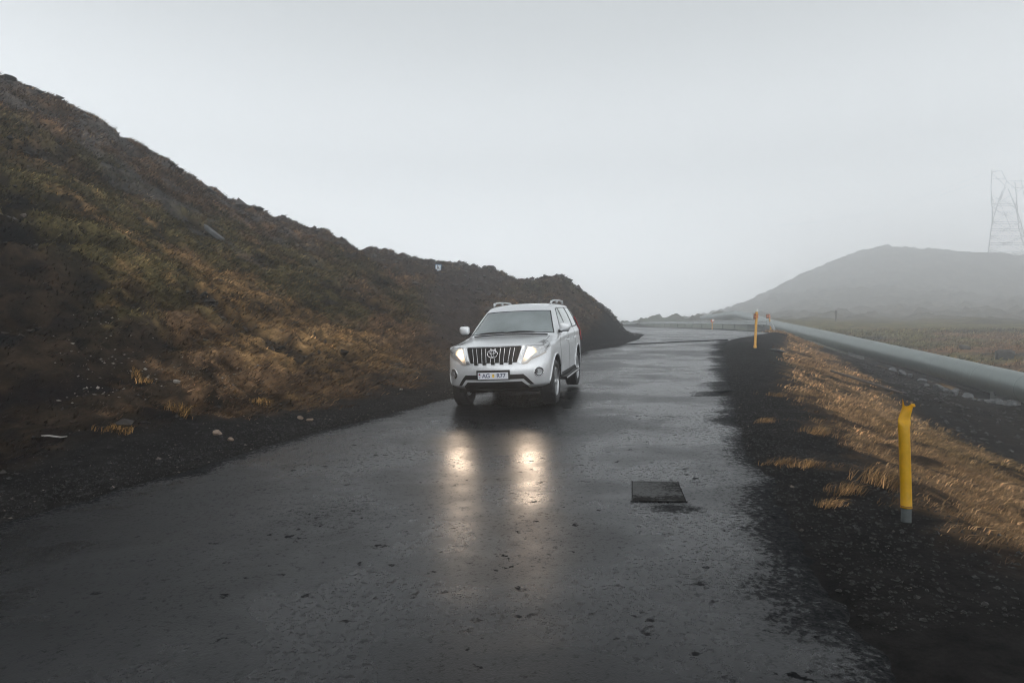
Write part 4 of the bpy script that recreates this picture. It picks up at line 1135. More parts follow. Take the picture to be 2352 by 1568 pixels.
# inside: dashboard, seats, wheel, dark lining
bm = bmesh.new(); add_box(bm, (0, 1.78, 1.03), (1.40, .50, .22)); bevel_all(bm, .05, 2); bm_obj('dashboard', bm, M_BLACK, suv)
bm = bmesh.new(); add_box(bm, (0, 3.0, .78), (1.50, 2.6, .06)); bm_obj('cabin_floor', bm, M_BLACK, suv)
bm = bmesh.new(); add_box(bm, (0, 3.62, 1.2), (1.40, .10, .80)); bm_obj('rear_seat', bm, M_SEAT, suv)
for sx in (-.38, .38):
    bm = bmesh.new()
    add_box(bm, (sx, 2.42, .98), (.50, .50, .16)); add_box(bm, (sx, 2.70, 1.24), (.48, .14, .56), Matrix.Rotation(rad(-12), 3, 'X')); bevel_all(bm, .05, 3)
    se = bm_obj('seat', bm, M_SEAT, suv, True)
    bm = bmesh.new(); add_box(bm, (sx, 2.77, 1.60), (.27, .09, .17)); bevel_all(bm, .04, 3); bm_obj('headrest', bm, M_SEAT, se, True)
bm = bmesh.new()
add_tube(bm, [Vector((.38 + .185 * math.cos(t), 2.05 + .07 * math.sin(t), 1.17 + .17 * math.sin(t))) for t in np.linspace(0, 2 * math.pi, 25)], .017, 8, False)
bm_obj('steering_wheel', bm, M_BLACK, suv, True)
# arch lips
for wy, sgn in WHEELS:
    bm = bmesh.new()
    pts = []
    for t in np.linspace(rad(-8), rad(188), 25):
        yy, z = wy + .480 * math.cos(t), .405 + .480 * math.sin(t)
        h = body_bvh.ray_cast(Vector((sgn * 3, yy, z)), Vector((-sgn, 0, 0)))
        if h[0] and abs(h[0].x) > .75 and z > .36: pts.append(h[0] + Vector((sgn * .004, 0, 0)))
    if len(pts) > 3: add_tube(bm, pts, .014, 6); bm_obj('arch_lip', bm, M_PAINT, suv, True)
# wipers
def on_glass(x, z):
    h = body_bvh.ray_cast(Vector((x, -3, z)), Vector((0, 1, 0))); return h[0] + Vector((0, -.018, .006))
for (x0, x1, z0, z1) in ((-.62, -.04, 1.245, 1.262), (-.06, .46, 1.262, 1.257)):
    bm = bmesh.new()
    pts = [on_glass(x0 + (x1 - x0) * t, z0 + (z1 - z0) * t + .012 * math.sin(t * 3.14)) for t in np.linspace(0, 1, 9)]
    add_tube(bm, pts, [.007, .011, .013, .014, .014, .013, .012, .010, .006], 6)
    bm_obj('wiper', bm, M_BLACK, suv, True)
bm = bmesh.new()
add_tube(bm, [on_glass(x, 1.207 + .02 * (1 - (x / .68) ** 2)) + Vector((0, -.004, 0)) for x in np.linspace(-.70, .70, 15)], .012, 6)
bm_obj('cowl', bm, M_BLACK, suv, True)
# headlight beams
for k, (lx, ly, lz) in enumerate(lamp_pos):
    ld = bpy.data.lights.new('headlight_beam', 'SPOT')
    ld.energy = HEAD_W; ld.spot_size = rad(60); ld.spot_blend = 1.0; ld.shadow_soft_size = 0.14; ld.color = (1.0, 0.76, 0.55)
    lo = bpy.data.objects.new('headlight_beam', ld); link(lo, suv)
    lo.location = (lx * .98, ly - .17, lz - .06)
    lo.rotation_euler = Vector((0.0, 1.0, .10)).to_track_quat('Z', 'Y').to_euler()
# ================================================================== THINGS BY THE ROAD
rng = np.random.default_rng(7)
def gh(x, y): return float(surf_h(x, y)[0])
M_YELLOW = mat('yellow_plastic', (0.86, 0.49, 0.012), 0.42, var=0.10, vscale=14, bump=0.08, bscale=40)
M_STAKE = mat('yellow_paint_worn', (0.68, 0.36, 0.06), 0.6, var=0.25, vscale=30)
M_GREYTUBE = mat('grey_tube', (0.028, 0.036, 0.036), 0.6, var=0.25, vscale=25)
M_RUST = mat('rust', (0.20, 0.075, 0.03), 0.8, var=0.5, vscale=60)
M_REFL = mat('white_reflector', (0.75, 0.76, 0.74), 0.25)
M_ORANGE = mat('orange_board', (0.55, 0.16, 0.06), 0.5, var=0.2, vscale=15)
M_STEEL = mat('galvanised_steel', (0.72, 0.74, 0.74), 0.5, 0.15, var=0.15, vscale=8)
M_POSTS = mat('dull_steel', (0.16, 0.17, 0.165), 0.6, 0.2)
M_PIPE = mat('pipe_cladding', (0.185, 0.215, 0.205), 0.40, 0.45, 0.5, var=0.06, vscale=2.5)
M_CONC = mat('concrete', (0.20, 0.195, 0.18), 0.85, var=0.25, vscale=6, bump=0.5, bscale=18)
M_ROCK = mat('dark_rock', (0.060, 0.056, 0.052), 0.75, var=0.45, vscale=9, bump=0.8, bscale=22, spec=0.25)
M_PALE = mat('pale_rock', (0.26, 0.24, 0.21), 0.7, var=0.3, vscale=12, bump=0.5, bscale=24)
M_PINK = mat('buff_rock', (0.20, 0.145, 0.105), 0.75, var=0.3, vscale=12, bump=0.5, bscale=24)
M_GREYR = mat('grey_rock', (0.085, 0.088, 0.09), 0.6, var=0.35, vscale=6, bump=0.6, bscale=14)
M_TIMBER = mat('weathered_timber', (0.075, 0.060, 0.048), 0.8, var=0.3, vscale=20)
M_WHITEWOOD = mat('bleached_stick', (0.28, 0.265, 0.245), 0.7, var=0.2, vscale=30)
M_SIGNW = mat('sign_white', (0.70, 0.74, 0.78), 0.4)
M_SIGNB = mat('sign_blue', (0.06, 0.16, 0.30), 0.4)
M_SIGNK = mat('sign_black', (0.02, 0.022, 0.025), 0.5)
M_LATTICE = mat('pylon_steel', (0.16, 0.18, 0.175), 0.6, 0.3)

# --- bent yellow marker post close by
x0, y0 = 2.985, 5.17
z0 = gh(x0, y0)
post = thing('marker_post', 'yellow plastic marker post with its top kinked and split, on a grey stub', 'marker post', (x0, y0, z0))
bm = bmesh.new()
add_tube(bm, [(0, 0, -.25), (0, 0, .13)], .0355, 20)
bm_obj('base_tube', bm, M_GREYTUBE, post, True)
bm = bmesh.new()
SEG = 28
prof = [(.105, .0, .0, .046, .046, 0), (.118, .0, .0, .0475, .0475, 0), (.122, 0, 0, .0455, .0455, 0), (.30, -.006, 0, .0455, .0455, 0), (.50, -.014, 0, .0455, .0455, 0), (.66, -.021, 0, .046, .045, 0),
        (.715, -.023, 0, .048, .042, 0), (.742, -.022, -.004, .053, .030, .1), (.760, -.019, .004, .056, .017, .15), (.772, -.015, .012, .054, .016, .12), (.80, -.009, .014, .050, .024, .05), (.835, .004, .016, .046, .030, 0), (.868, .014, .018, .044, .031, 0)]
rings_ = []
for (z, cx, cyy, rx, ry, tw) in prof:
    rings_.append([bm.verts.new((cx + .87 * rx * math.cos(2 * math.pi * k / SEG), cyy + .87 * ry * math.sin(2 * math.pi * k / SEG), z)) for k in range(SEG)])
top = []
for k in range(SEG):
    a = 2 * math.pi * k / SEG
    c_ = math.cos(a)
    dz = .012 + .020 * max(0, -c_) ** 2 + .012 * math.sin(3 * a + .6) + (.030 if k in (13, 14, 15) else 0) - (.014 if k in (17, 18, 19, 20) else 0)
    top.append(bm.verts.new((.018 + .042 * c_ + (.010 if k < 3 or k > 25 else 0), .019 + .033 * math.sin(a), .868 + dz)))
rings_.append(top)
for a, b in zip(rings_[:-1], rings_[1:]):
    for k in range(SEG): bm.faces.new((a[k], a[(k + 1) % SEG], b[(k + 1) % SEG], b[k]))
bmesh.ops.solidify(bm, geom=list(bm.faces), thickness=.004)
bm_obj('sleeve', bm, M_YELLOW, post, True)
bm = bmesh.new()
add_tube(bm, [(.0415 * math.cos(t), .0415 * math.sin(t), .121) for t in np.linspace(0, 2 * math.pi, 25)], .0028, 6, False)
bm_obj('sleeve_collar', bm, M_RUST, post)
post.rotation_euler = (0, rad(.5), 0)

# --- snow stakes with reflector clamps
def stake(label, px, py, d, h, lean, boards, thick=.055, name='snow_stake', white=True):
    x, y = (px - 1176) / 1568 * d, d
    t = thing(name, label, 'snow stake', (x, y, gh(x, y)), (0, lean, 0), 'yellow snow stakes along the road')
    bm = bmesh.new(); add_box(bm, (0, 0, h / 2 - .15), (thick, thick * .8, h + .3)); bevel_all(bm, thick * .18)
    bm_obj('post', bm, M_STAKE, t)
    bm = bmesh.new(); add_box(bm, (0, 0, .05), (thick * 1.15, thick * .95, .08)); bevel_all(bm, .004); bm_obj('foot_band', bm, M_STAKE, t)
    for k, (dx, dz, w, hh) in enumerate(boards):
        bm = bmesh.new(); add_box(bm, (dx, -.045, h - dz), (w, .03, hh)); bevel_all(bm, .008)
        br = bm_obj('reflector_board', bm, M_RUST if k == 0 else M_ORANGE, t)
        bm = bmesh.new(); bmesh.ops.create_cone(bm, cap_ends=True, segments=14, radius1=min(w, hh) * .3, radius2=min(w, hh) * .28, depth=.02, matrix=Matrix.Translation((dx + .01, -.068, h - dz)) @ Matrix.Rotation(rad(90), 4, 'X'))
        bm_obj('reflector', bm, M_REFL if k else M_ORANGE, br)
    if white:
        bm = bmesh.new(); add_box(bm, (.01, 0, h + .05), (thick * .5, thick * .5, .09)); bm_obj('tip', bm, M_REFL, t)
    return t
stake('tall yellow stake standing tilted on the black verge with a rusty clamp near its top', 1734, 800, 25.3, 1.34, rad(2.7), [(-.075, .18, .10, .20), (.03, .16, .05, .14)], .085)
stake('yellow stake with a wide rusty board, standing behind the end of the crash barrier', 1771, 757, 47.5, 1.22, rad(-7), [(-.13, .12, .20, .30), (.02, .13, .10, .26)], .085)

# --- crash barrier
bar = thing('guardrail', 'pale steel crash barrier along the far side of the upper road', 'guardrail', (17.9, 48.0, 0))
def bpt(s):
    """along the barrier, s metres from the near corner"""
    y = 48.0 + s
    x = float(np.interp(y, [48, 60, 75, 95, 115, 135, 150], [17.9, 18.7, 19.35, 20.0, 20.4, 20.3, 19.0]))
    return Vector((x, y, float(road_z(x, y))))
WPROF = [(.0, .31), (.045, .28), (.045, .215), (.0, .165), (.0, .145), (.045, .095), (.045, .03), (.0, .0)]
def beam(pts, name='beam'):
    bm = bmesh.new()
    rows_ = []
    for i, p in enumerate(pts):
        d = (pts[min(i + 1, len(pts) - 1)] - pts[max(0, i - 1)]).normalized()
        n_ = Vector((-d.y, d.x, 0)).normalized()
        rows_.append([bm.verts.new(p + n_ * a + Vector((0, 0, b))) for a, b in WPROF])
    for a, b in zip(rows_[:-1], rows_[1:]):
        for i in range(len(a) - 1): bm.faces.new((a[i], a[i + 1], b[i + 1], b[i]))
    bmesh.ops.solidify(bm, geom=list(bm.faces), thickness=.006)
    o = bm_obj(name, bm, M_STEEL, bar)
    o.matrix_parent_inverse = bar.matrix_basis.inverted()
    return o
H_ = .46
for k in range(24):
    beam([bpt(k * 4 + q) + Vector((0, 0, H_)) for q in (-.02, 1.33, 2.67, 4.02)])
tp = [bpt(0) + Vector((0, 0, H_)), Vector((17.86, 47.3, float(road_z(17.86, 47.3)) + H_ - .03)), Vector((17.80, 46.6, float(road_z(17.8, 46.6)) + .18)), Vector((17.76, 46.0, float(road_z(17.76, 46)) - .25))]
beam(tp, 'end_section')
for k in range(25):
    p = bpt(k * 4 + 1.0)
    bm = bmesh.new(); add_box(bm, p + Vector((.09, 0, .20)), (.06, .10, .90)); add_box(bm, p + Vector((.07, 0, H_ + .15)), (.10, .10, .14))
    o = bm_obj('post', bm, M_POSTS, bar); o.matrix_parent_inverse = bar.matrix_basis.inverted()

# --- pale board with orange mark standing beyond the barrier, and a thin stake at the bend
x, y = (1613 - 1176) / 1568 * 62, 62.0
t = thing('marker_board', 'small orange marker board on a stake behind the middle of the crash barrier', 'marker board', (x + .9, y, gh(x + .9, y)))
zz = 1.716 + (784 - 736) / 1568 * 62 - gh(x + .9, y)
bm = bmesh.new(); add_box(bm, (0, 0, zz / 2), (.07, .06, zz)); bm_obj('post', bm, M_STAKE, t)
bm = bmesh.new(); add_box(bm, (0, -.05, zz - .02), (.30, .03, .26)); bevel_all(bm, .01); bd_ = bm_obj('board', bm, M_ORANGE, t)
bm = bmesh.new(); add_box(bm, (.05, -.07, zz + .02), (.12, .012, .22)); bm_obj('reflector', bm, M_REFL, bd_)
x, y = (1468 - 1176) / 1568 * 100, 100.0
t = thing('thin_stake', 'thin grey stake at the far bend where the barrier meets the mound', 'stake', (x, y, gh(x, y)), (0, 0, 0))
bm = bmesh.new(); hz = 1.716 + (784 - 731) / 1568 * 100 - gh(x, y); add_tube(bm, [(0, 0, -.2), (0, 0, hz)], .06, 8); bm_obj('post', bm, M_TIMBER, t)
bm = bmesh.new(); add_tube(bm, [(0, 0, hz - .25), (0, 0, hz)], .068, 8); bm_obj('tip', bm, M_REFL, t)

# --- pipeline
def on_line(px, d):
    py = float(np.interp(px, [1780, 1850, 2352, 2700], [747, 764, 890, 977])); return PX(px, py, d)
PIPE = [on_line(px, 1 / float(np.interp(px, [1850, 2352], [1 / 62, 1 / 26])) if px <= 2352 else 1 / (1 / 26 + (px - 2352) * (1 / 26 - 1 / 62) / 502)) for px in (2650, 2500, 2352, 2150, 2000, 1900, 1850)] + [PX(1780, 747, 77), PX(1735, 733, 92), PX(1697, 722.5, 107), PX(1668, 724, 116), PX(1620, 731, 130), PX(1550, 739, 152), PX(1470, 747, 188)]
def spline(pts, n):
    pts = [Vector(p) for p in pts]
    pts = [pts[0] * 2 - pts[1]] + pts + [pts[-1] * 2 - pts[-2]]
    out = []
    for i in range(1, len(pts) - 2):
        p0, p1, p2, p3 = pts[i - 1:i + 3]
        for k in range(n):
            t = k / n
            out.append(.5 * ((2 * p1) + (p2 - p0) * t + (2 * p0 - 5 * p1 + 4 * p2 - p3) * t * t + (3 * p1 - p0 - 3 * p2 + p3) * t ** 3))
    out.append(pts[-2]); return out
R_PIPE = .56
pipeline = thing('pipeline', 'long pale grey hot water pipeline running up beside the road into the fog', 'pipeline', (19.5, 26, 0))
sp_ = spline(PIPE, 14)
def sub(o, par):
    o.matrix_parent_inverse = par.matrix_basis.inverted(); return o
bm = bmesh.new(); add_tube(bm, sp_, R_PIPE, 40); sub(bm_obj('pipe', bm, M_PIPE, pipeline, True), pipeline)
for i in range(6, len(sp_) - 2, 7):                                     # lapped joints of the cladding
    d = (sp_[i + 1] - sp_[i - 1]).normalized()
    bm = bmesh.new(); add_tube(bm, [sp_[i] - d * .045, sp_[i] - d * .035, sp_[i] + d * .035, sp_[i] + d * .045], [R_PIPE + .001, R_PIPE + .006, R_PIPE + .006, R_PIPE + .001], 40, False)
    sub(bm_obj('joint_band', bm, M_PIPE, pipeline, True), pipeline)
# supports
for k, (yy, lab) in enumerate([(27.6, 'pale concrete block under the nearest stretch of pipeline above the ditch'), (47.0, 'concrete block under the pipeline farther up where the fog begins'), (69.0, 'concrete block under the pipeline just short of the crest')]):
    i = min(range(len(sp_)), key=lambda q: abs(sp_[q].y - yy)); p = sp_[i]
    gx = p.x - (.35 if k == 0 else 0)
    t = thing('pipe_support', lab, 'pipe support', (p.x, p.y, gh(p.x, p.y)), (0, 0, -.2), 'concrete supports under the pipeline')
    top_ = p.z - R_PIPE - gh(p.x, p.y)
    hb_ = max(.2, top_ - .16)
    bm = bmesh.new(); add_box(bm, (-.15, 0, hb_ / 2 - .2), (1.15, .7, hb_ + .4)); bevel_all(bm, .03); bm_obj('block', bm, M_CONC, t)
    bm = bmesh.new(); add_box(bm, (-.2, 0, hb_ + .08), (.55, .30, .18)); add_box(bm, (-.45, 0, hb_ + .18), (.05, .26, .30)); bm_obj('saddle', bm, M_POSTS, t)

# --- lattice mast in the fog
PD = 335.0
def PW(px, py): return Vector(((px - 1176) / 1568 * PD, PD, CAMZ - (py - 784) / 1568 * PD))
pyl = thing('pylon', 'tall steel lattice power pylon fading into the fog behind the hill', 'pylon', (PW(2312, 640).x, PD, gh(PW(2312, 640).x, PD)))
base_z = gh(PW(2312, 640).x, PD)
px_off = PW(2312, 640).x
def q3(px, py, dy=0.0): v = PW(px, py); return Vector((v.x - px_off, dy, v.z - base_z))
DP = 11.0
LG = {'fl': [(2243, 690), (2249, 618), (2270, 510), (2270, 411), (2274, 392)], 'fr': [(2368, 690), (2354, 610), (2334, 510), (2316, 455), (2309, 436)], 'bl': [(2275, 690), (2281, 618), (2287, 516), (2302, 455), (2309, 436)], 'br': [(2400, 690), (2385, 610), (2352, 530), (2343, 455), (2337, 417)]}
depth = {'fl': -DP / 2, 'fr': -DP / 2, 'bl': DP / 2, 'br': DP / 2}
def leg_at(k, py):
    ps = LG[k]; yy = [p[1] for p in ps][::-1]; xx = [p[0] for p in ps][::-1]
    f = (690 - py) / 300.0
    return q3(float(np.interp(py, yy, xx)), py, depth[k] * (1 - .75 * min(1, f)))
TH = .19
for k in LG:
    bm = bmesh.new(); ys_ = np.linspace(LG[k][0][1], LG[k][-1][1], 9)
    add_tube(bm, [leg_at(k, v) for v in ys_], TH * 1.25, 5); bm_obj('leg', bm, M_LATTICE, pyl)
lev = [612, 597, 580, 560, 545, 528, 512, 490, 470]
for v in lev:
    bm = bmesh.new()
    c4 = [leg_at(k, v) for k in ('fl', 'fr', 'br', 'bl')]
    for a, b in zip(c4, c4[1:] + c4[:1]): add_tube(bm, [a, b], TH * .75, 4)
    bm_obj('cross_frame', bm, M_LATTICE, pyl)
for (va, vb) in ((640, 612), (612, 597), (597, 575), (575, 545), (545, 512), (512, 480), (480, 450)):
    bm = bmesh.new()
    ks = ('fl', 'fr', 'br', 'bl')
    for a, b in zip(ks, ks[1:] + ks[:1]):
        add_tube(bm, [leg_at(a, va), leg_at(b, vb)], TH * .55, 4); add_tube(bm, [leg_at(b, va), leg_at(a, vb)], TH * .55, 4)
    o = bm_obj('bracing', bm, M_LATTICE, pyl); o['kind'] = 'stuff'
bm = bmesh.new()                                                         # head: window frame and cross arm
for a, b in (((2276, 470), (2277, 396)), ((2277, 396), (2300, 391)), ((2300, 391), (2312, 416)), ((2276, 410), (2310, 410)), ((2296, 462), (2312, 416)), ((2312, 416), (2362, 416)), ((2312, 430), (2362, 432)), ((2294, 470), (2310, 430)), ((2276, 460), (2298, 455)), ((2278, 480), (2300, 470)), ((2298, 468), (2320, 520)), ((2345, 410), (2356, 470)), ((2362, 416), (2420, 416)), ((2362, 433), (2420, 436)), ((2420, 416), (2440, 440)), ((2277, 396), (2312, 430)), ((2312, 416), (2340, 440)), ((2340, 440), (2362, 416))):
    add_tube(bm, [q3(*a), q3(*b)], TH * .8, 4)
bm_obj('cross_arm', bm, M_LATTICE, pyl)
bm = bmesh.new()
for (sx_, sy_) in ((2264, 398), (2264, 412)):
    a = PW(sx_, sy_); b = PW(1900, 470) + Vector((0, 60, 0))
    pts = [a.lerp(b, t) + Vector((0, 0, -5 * math.sin(t * 3.14))) for t in np.linspace(0, 1, 12)]
    add_tube(bm, [p - Vector((px_off, PD, base_z)) for p in pts], .05, 4)
bm_obj('conductor', bm, M_LATTICE, pyl)['kind'] = 'stuff'

# dark pole far off in the fog
x, y = (1920 - 1176) / 1568 * 95, 95.0
t = thing('fog_pole', 'dark stubby pole standing in the fog between the pipeline and the far hill', 'pole', (x, y, gh(x, y)))
hz = 1.716 + (784 - 713) / 1568 * 95 - gh(x, y)
bm = bmesh.new(); add_tube(bm, [(0, 0, -.3), (0, 0, hz)], [.14, .10], 8); bm_obj('post', bm, M_TIMBER, t)
bm = bmesh.new(); add_box(bm, (0, 0, hz - .25), (.28, .24, .4)); bm_obj('cap', bm, M_TIMBER, t)

# --- footpath sign on the hill
x, y = (1006 - 1176) / 1568 * 36.0, 36.0
gz = gh(x, y)
zc = 1.716 + (784 - 617) / 1568 * 36.0
t = thing('footpath_sign', 'white and blue footpath sign with a black walker symbol on the hillside', 'sign', (x, y, gz), (0, rad(4), rad(-6)))
hc_ = zc - gz
bm = bmesh.new(); add_tube(bm, [(0, .03, -.3), (0, .03, hc_ + .1)], .035, 8); bm_obj('post', bm, M_TIMBER, t)
bm = bmesh.new(); add_box(bm, (0, 0, hc_), (.34, .03, .46)); bevel_all(bm, .01); pb = bm_obj('panel', bm, M_SIGNB, t)
bm = bmesh.new(); add_box(bm, (0, -.019, hc_ + .05), (.27, .006, .28)); bm_obj('white_field', bm, M_SIGNW, pb)
bm = bmesh.new()
add_tube(bm, [(-.03, -.026, hc_ + .13), (-.01, -.026, hc_ + .06), (.07, -.026, hc_ - .02)], .018, 6); add_tube(bm, [(-.01, -.026, hc_ + .06), (-.05, -.026, hc_ - .02)], .016, 6); add_tube(bm, [(-.05, -.026, hc_ + .09), (.04, -.026, hc_ + .10)], .012, 6)
bmesh.ops.create_icosphere(bm, subdivisions=1, radius=.025, matrix=Matrix.Translation((-.035, -.026, hc_ + .155)))
bm_obj('walker_symbol', bm, M_SIGNK, pb)
for k in range(2):
    bm = bmesh.new(); add_box(bm, (0, -.019, hc_ - .13 - .05 * k), (.24 - .05 * k, .006, .022)); bm_obj('text_line', bm, M_SIGNW, pb)

# --- rocks
def rock_mesh(name, seed, flat=.7, sharp=.5, sub_=2):
    r = np.random.default_rng(seed)
    bm = bmesh.new(); bmesh.ops.create_icosphere(bm, subdivisions=sub_, radius=.5)
    pl_ = [Vector(r.normal(size=3)).normalized() for _ in range(9)]
    of = r.uniform(.16, .40, 9)
    for v in bm.verts:
        p = v.co.copy()
        for n_, o_ in zip(pl_, of):
            k = p.dot(n_) - o_
            if k > 0: p -= n_ * k * .9
        p *= 1 + sharp * .3 * (r.random() - .5)
        v.co = Vector((p.x, p.y * (.8 + .3 * ((seed * 7) % 5) / 5), p.z * flat))
    me = bpy.data.meshes.new(name); bm.to_mesh(me); bm.free(); return me
def rock(label, x, y, s, m, seed, flat=.7, sink=.25, group=None, rz=None, name='rock', cat='rock', sc=None):
    me = rock_mesh(name, seed, flat)
    me.materials.append(m)
    o = link(bpy.data.objects.new(name, me))
    o.location = (x, y, gh(x, y) + s * flat * (.5 - sink))
    o.scale = (s, s, s) if sc is None else sc
    o.rotation_euler = (rng.uniform(-.2, .2), rng.uniform(-.2, .2), rng.uniform(0, 6.28) if rz is None else rz)
    return tag(o, label, cat, group)
V_ = 'stones lying on the left verge'
rock('large buff stone on the left verge, nearest the asphalt edge', -4.18, 9.70, .16, M_PINK, 1, .6, .2, V_)
rock('small buff stone just right of the large one on the left verge', -3.84, 9.32, .10, M_PINK, 2, .75, .2, V_)
rock('pale grey stone on the dark slope above the verge', -5.58, 11.35, .16, M_PALE, 3, .5, .25, V_)
rock('flat buff stone among the gravel near the left road edge', -3.22, 10.9, .15, M_PINK, 4, .5, .2, V_)
rock('brown stone beside the buff one near the left road edge', -3.42, 11.05, .13, M_PINK, 5, .7, .2, V_)
rock('whitish flat stone beside the yellow tuft at the foot of the hill', -4.55, 12.25, .14, M_PALE, 6, .5, .2, V_)
rock('small pale stone where the track leaves the road left of the car', -2.3, 14.2, .12, M_PALE, 7, .5, .2, V_)
rock('dark wedge of rock standing up on the skyline above the car', PX(1130, 614, 43.4)[0], 43.2, .62, M_ROCK, 12, .62, .25, 'boulders on the skyline')
rock('knobbly boulder on the skyline at the dip between hill and mound', PX(1236, 643, 41.6)[0], 41.4, .55, M_ROCK, 13, .8, .25, 'boulders on the skyline')
rock('broad boulder crowning the mound behind the car', PX(1280, 634, 41.0)[0], 40.8, .8, M_ROCK, 14, .55, .3, 'boulders on the skyline')
rock('small block of rock on the skyline left of the footpath sign', PX(860, 572, 33.6)[0], 33.6, .45, M_ROCK, 15, .8, .25, 'boulders on the skyline')
rock('small lump of rock on the skyline halfway down the left hill', PX(742, 540, 30.2)[0], 30.2, .55, M_ROCK, 16, .8, .25, 'boulders on the skyline')
rock('dark block of lava in the meadow at the right edge', *PX(2302, 822, 40.0)[:2], 1.5, M_ROCK, 17, .6, .2, None, .5)
rock('low dark lump in the meadow beyond the pipeline', *PX(2215, 800, 46.0)[:2], 1.0, M_ROCK, 18, .5, .25)
# slab, plank and stick
bm = bmesh.new(); add_box(bm, (0, 0, 0), (.42, .52, .05)); bevel_all(bm, .012)
o = bm_obj('stone_slab', bm, M_GREYR); xx, yy = PX(1788, 798, 26.0)[:2]; o.location = (xx, yy, gh(xx, yy) + .07); o.rotation_euler = (.10, .28, .5); tag(o, 'thin grey stone slab lying tilted on the black verge by the stake', 'slab')
bm = bmesh.new(); add_box(bm, (0, 0, 0), (.09, 2.4, .06)); bevel_all(bm, .01)
o = bm_obj('timber', bm, M_TIMBER); xx, yy = 10.6, 20.6; a_, b_ = (9.95, 21.9), (11.35, 19.3)
o.location = ((a_[0] + b_[0]) / 2, (a_[1] + b_[1]) / 2, (gh(*a_) + gh(*b_)) / 2 + .10)
dv = Vector((b_[0] - a_[0], b_[1] - a_[1], gh(*b_) - gh(*a_))); o.rotation_euler = dv.to_track_quat('Y', 'Z').to_euler(); tag(o, 'long dark timber lying down the grassy bank', 'timber')
bm = bmesh.new(); add_tube(bm, [(-.20, 0, 0), (-.05, .01, .012), (.10, 0, .0), (.17, .02, .01)], [.011, .013, .011, .006], 6)
o = bm_obj('stick', bm, M_WHITEWOOD, None, True); xx, yy = -5.94, 8.82; o.location = (xx, yy, gh(xx, yy) + .03); o.rotation_euler = (0, .06, .15); tag(o, 'short bleached stick lying on the dark left verge', 'stick')
bm = bmesh.new(); add_box(bm, (0, 0, 0), (.16, 1.25, .14)); bevel_all(bm, .02)
o = bm_obj('beam', bm, M_GREYR); xx, yy = -9.2, 20.67; o.location = (xx, yy, gh(xx, yy) + .05); o.rotation_euler = Vector((.75, -.2, -.55)).to_track_quat('Y', 'Z').to_euler(); tag(o, 'pale grey concrete beam lying half way up the left hill', 'beam')
# rubble under the pipe
k = 0
rub = []
RUB = ['first grey rock from the far end of the rubble row below the pipeline', 'second grey rock from the far end of the rubble row below the pipeline', 'third grey rock from the far end of the rubble row below the pipeline', 'fourth grey rock from the far end of the rubble row below the pipeline', 'fifth grey rock from the far end of the rubble row below the pipeline', 'sixth grey rock from the far end of the rubble row below the pipeline', 'seventh grey rock from the far end of the rubble row below the pipeline', 'eighth grey rock from the far end of the rubble row below the pipeline', 'ninth grey rock from the far end of the rubble row below the pipeline', 'tenth grey rock from the far end of the rubble row below the pipeline', 'eleventh grey rock from the far end of the rubble row below the pipeline', 'twelfth grey rock from the far end of the rubble row below the pipeline', 'thirteenth grey rock from the far end of the rubble row below the pipeline', 'fourteenth grey rock from the far end of the rubble row below the pipeline']
for i in range(14):
    px, py = 2050 + i * 20.5 + rng.normal(0, 3), 842 + i * 6.6 + rng.normal(0, 8)
    d = float(np.interp(px, [2050, 2150, 2330], [31.5, 27, 21.5]))
    x, y = PX(px, py, d)[:2]
    size_ = float(rng.uniform(.22, .6)); lab = RUB[i]
    rub.append(rock(lab, x, y, size_, M_GREYR, 60 + i, .75, .2, 'grey rubble below the pipeline'))

# ================================================================== GRAVEL AND GRASS (nobody could count it)
def stones(name, xy, sz, cols, seed):
    r = np.random.default_rng(seed); n = len(xy)
    o8 = np.array([(1, 0, 0), (-1, 0, 0), (0, 1, 0), (0, -1, 0), (0, 0, 1), (0, 0, -1)], float)
    f8 = np.array([(0, 2, 4), (2, 1, 4), (1, 3, 4), (3, 0, 4), (2, 0, 5), (1, 2, 5), (3, 1, 5), (0, 3, 5)])
    j = r.normal(0, .22, (n, 6, 3)) + o8[None]
    a = r.uniform(0, 6.28, n)
    c, s = np.cos(a)[:, None], np.sin(a)[:, None]
    vx = j[..., 0] * c - j[..., 1] * s; vy = j[..., 0] * s + j[..., 1] * c; vz = j[..., 2] * r.uniform(.35, .8, n)[:, None]
    z = surf_h(xy[:, 0], xy[:, 1])
    P = np.stack([xy[:, 0, None] + vx * sz[:, None], xy[:, 1, None] + vy * sz[:, None], z[:, None] + vz * sz[:, None] + sz[:, None] * .25], -1)
    Fs = (f8[None] + 6 * np.arange(n)[:, None, None]).reshape(-1, 3)
    o = link(bpy.data.objects.new(name, np_mesh(name, P.reshape(-1, 3), Fs, M_STONES, False, np.repeat(cols, 6, 0))))
    return tag(o, kind='stuff')
def attr_material(name, rough, spec, trans=0.0):
    m, n, b = nodes_of(name)
    at = n.nodes.new('ShaderNodeAttribute'); at.attribute_name = 'cover'
    n.links.new(at.outputs['Color'], b.inputs['Base Color'])
    b.inputs['Roughness'].default_value = rough; b.inputs['Specular IOR Level'].default_value = spec
    return m
M_STONES = attr_material('loose_stones', 0.6, 0.25)
M_GRASS = attr_material('grass_blades', 0.7, 0.15)
r = np.random.default_rng(5)
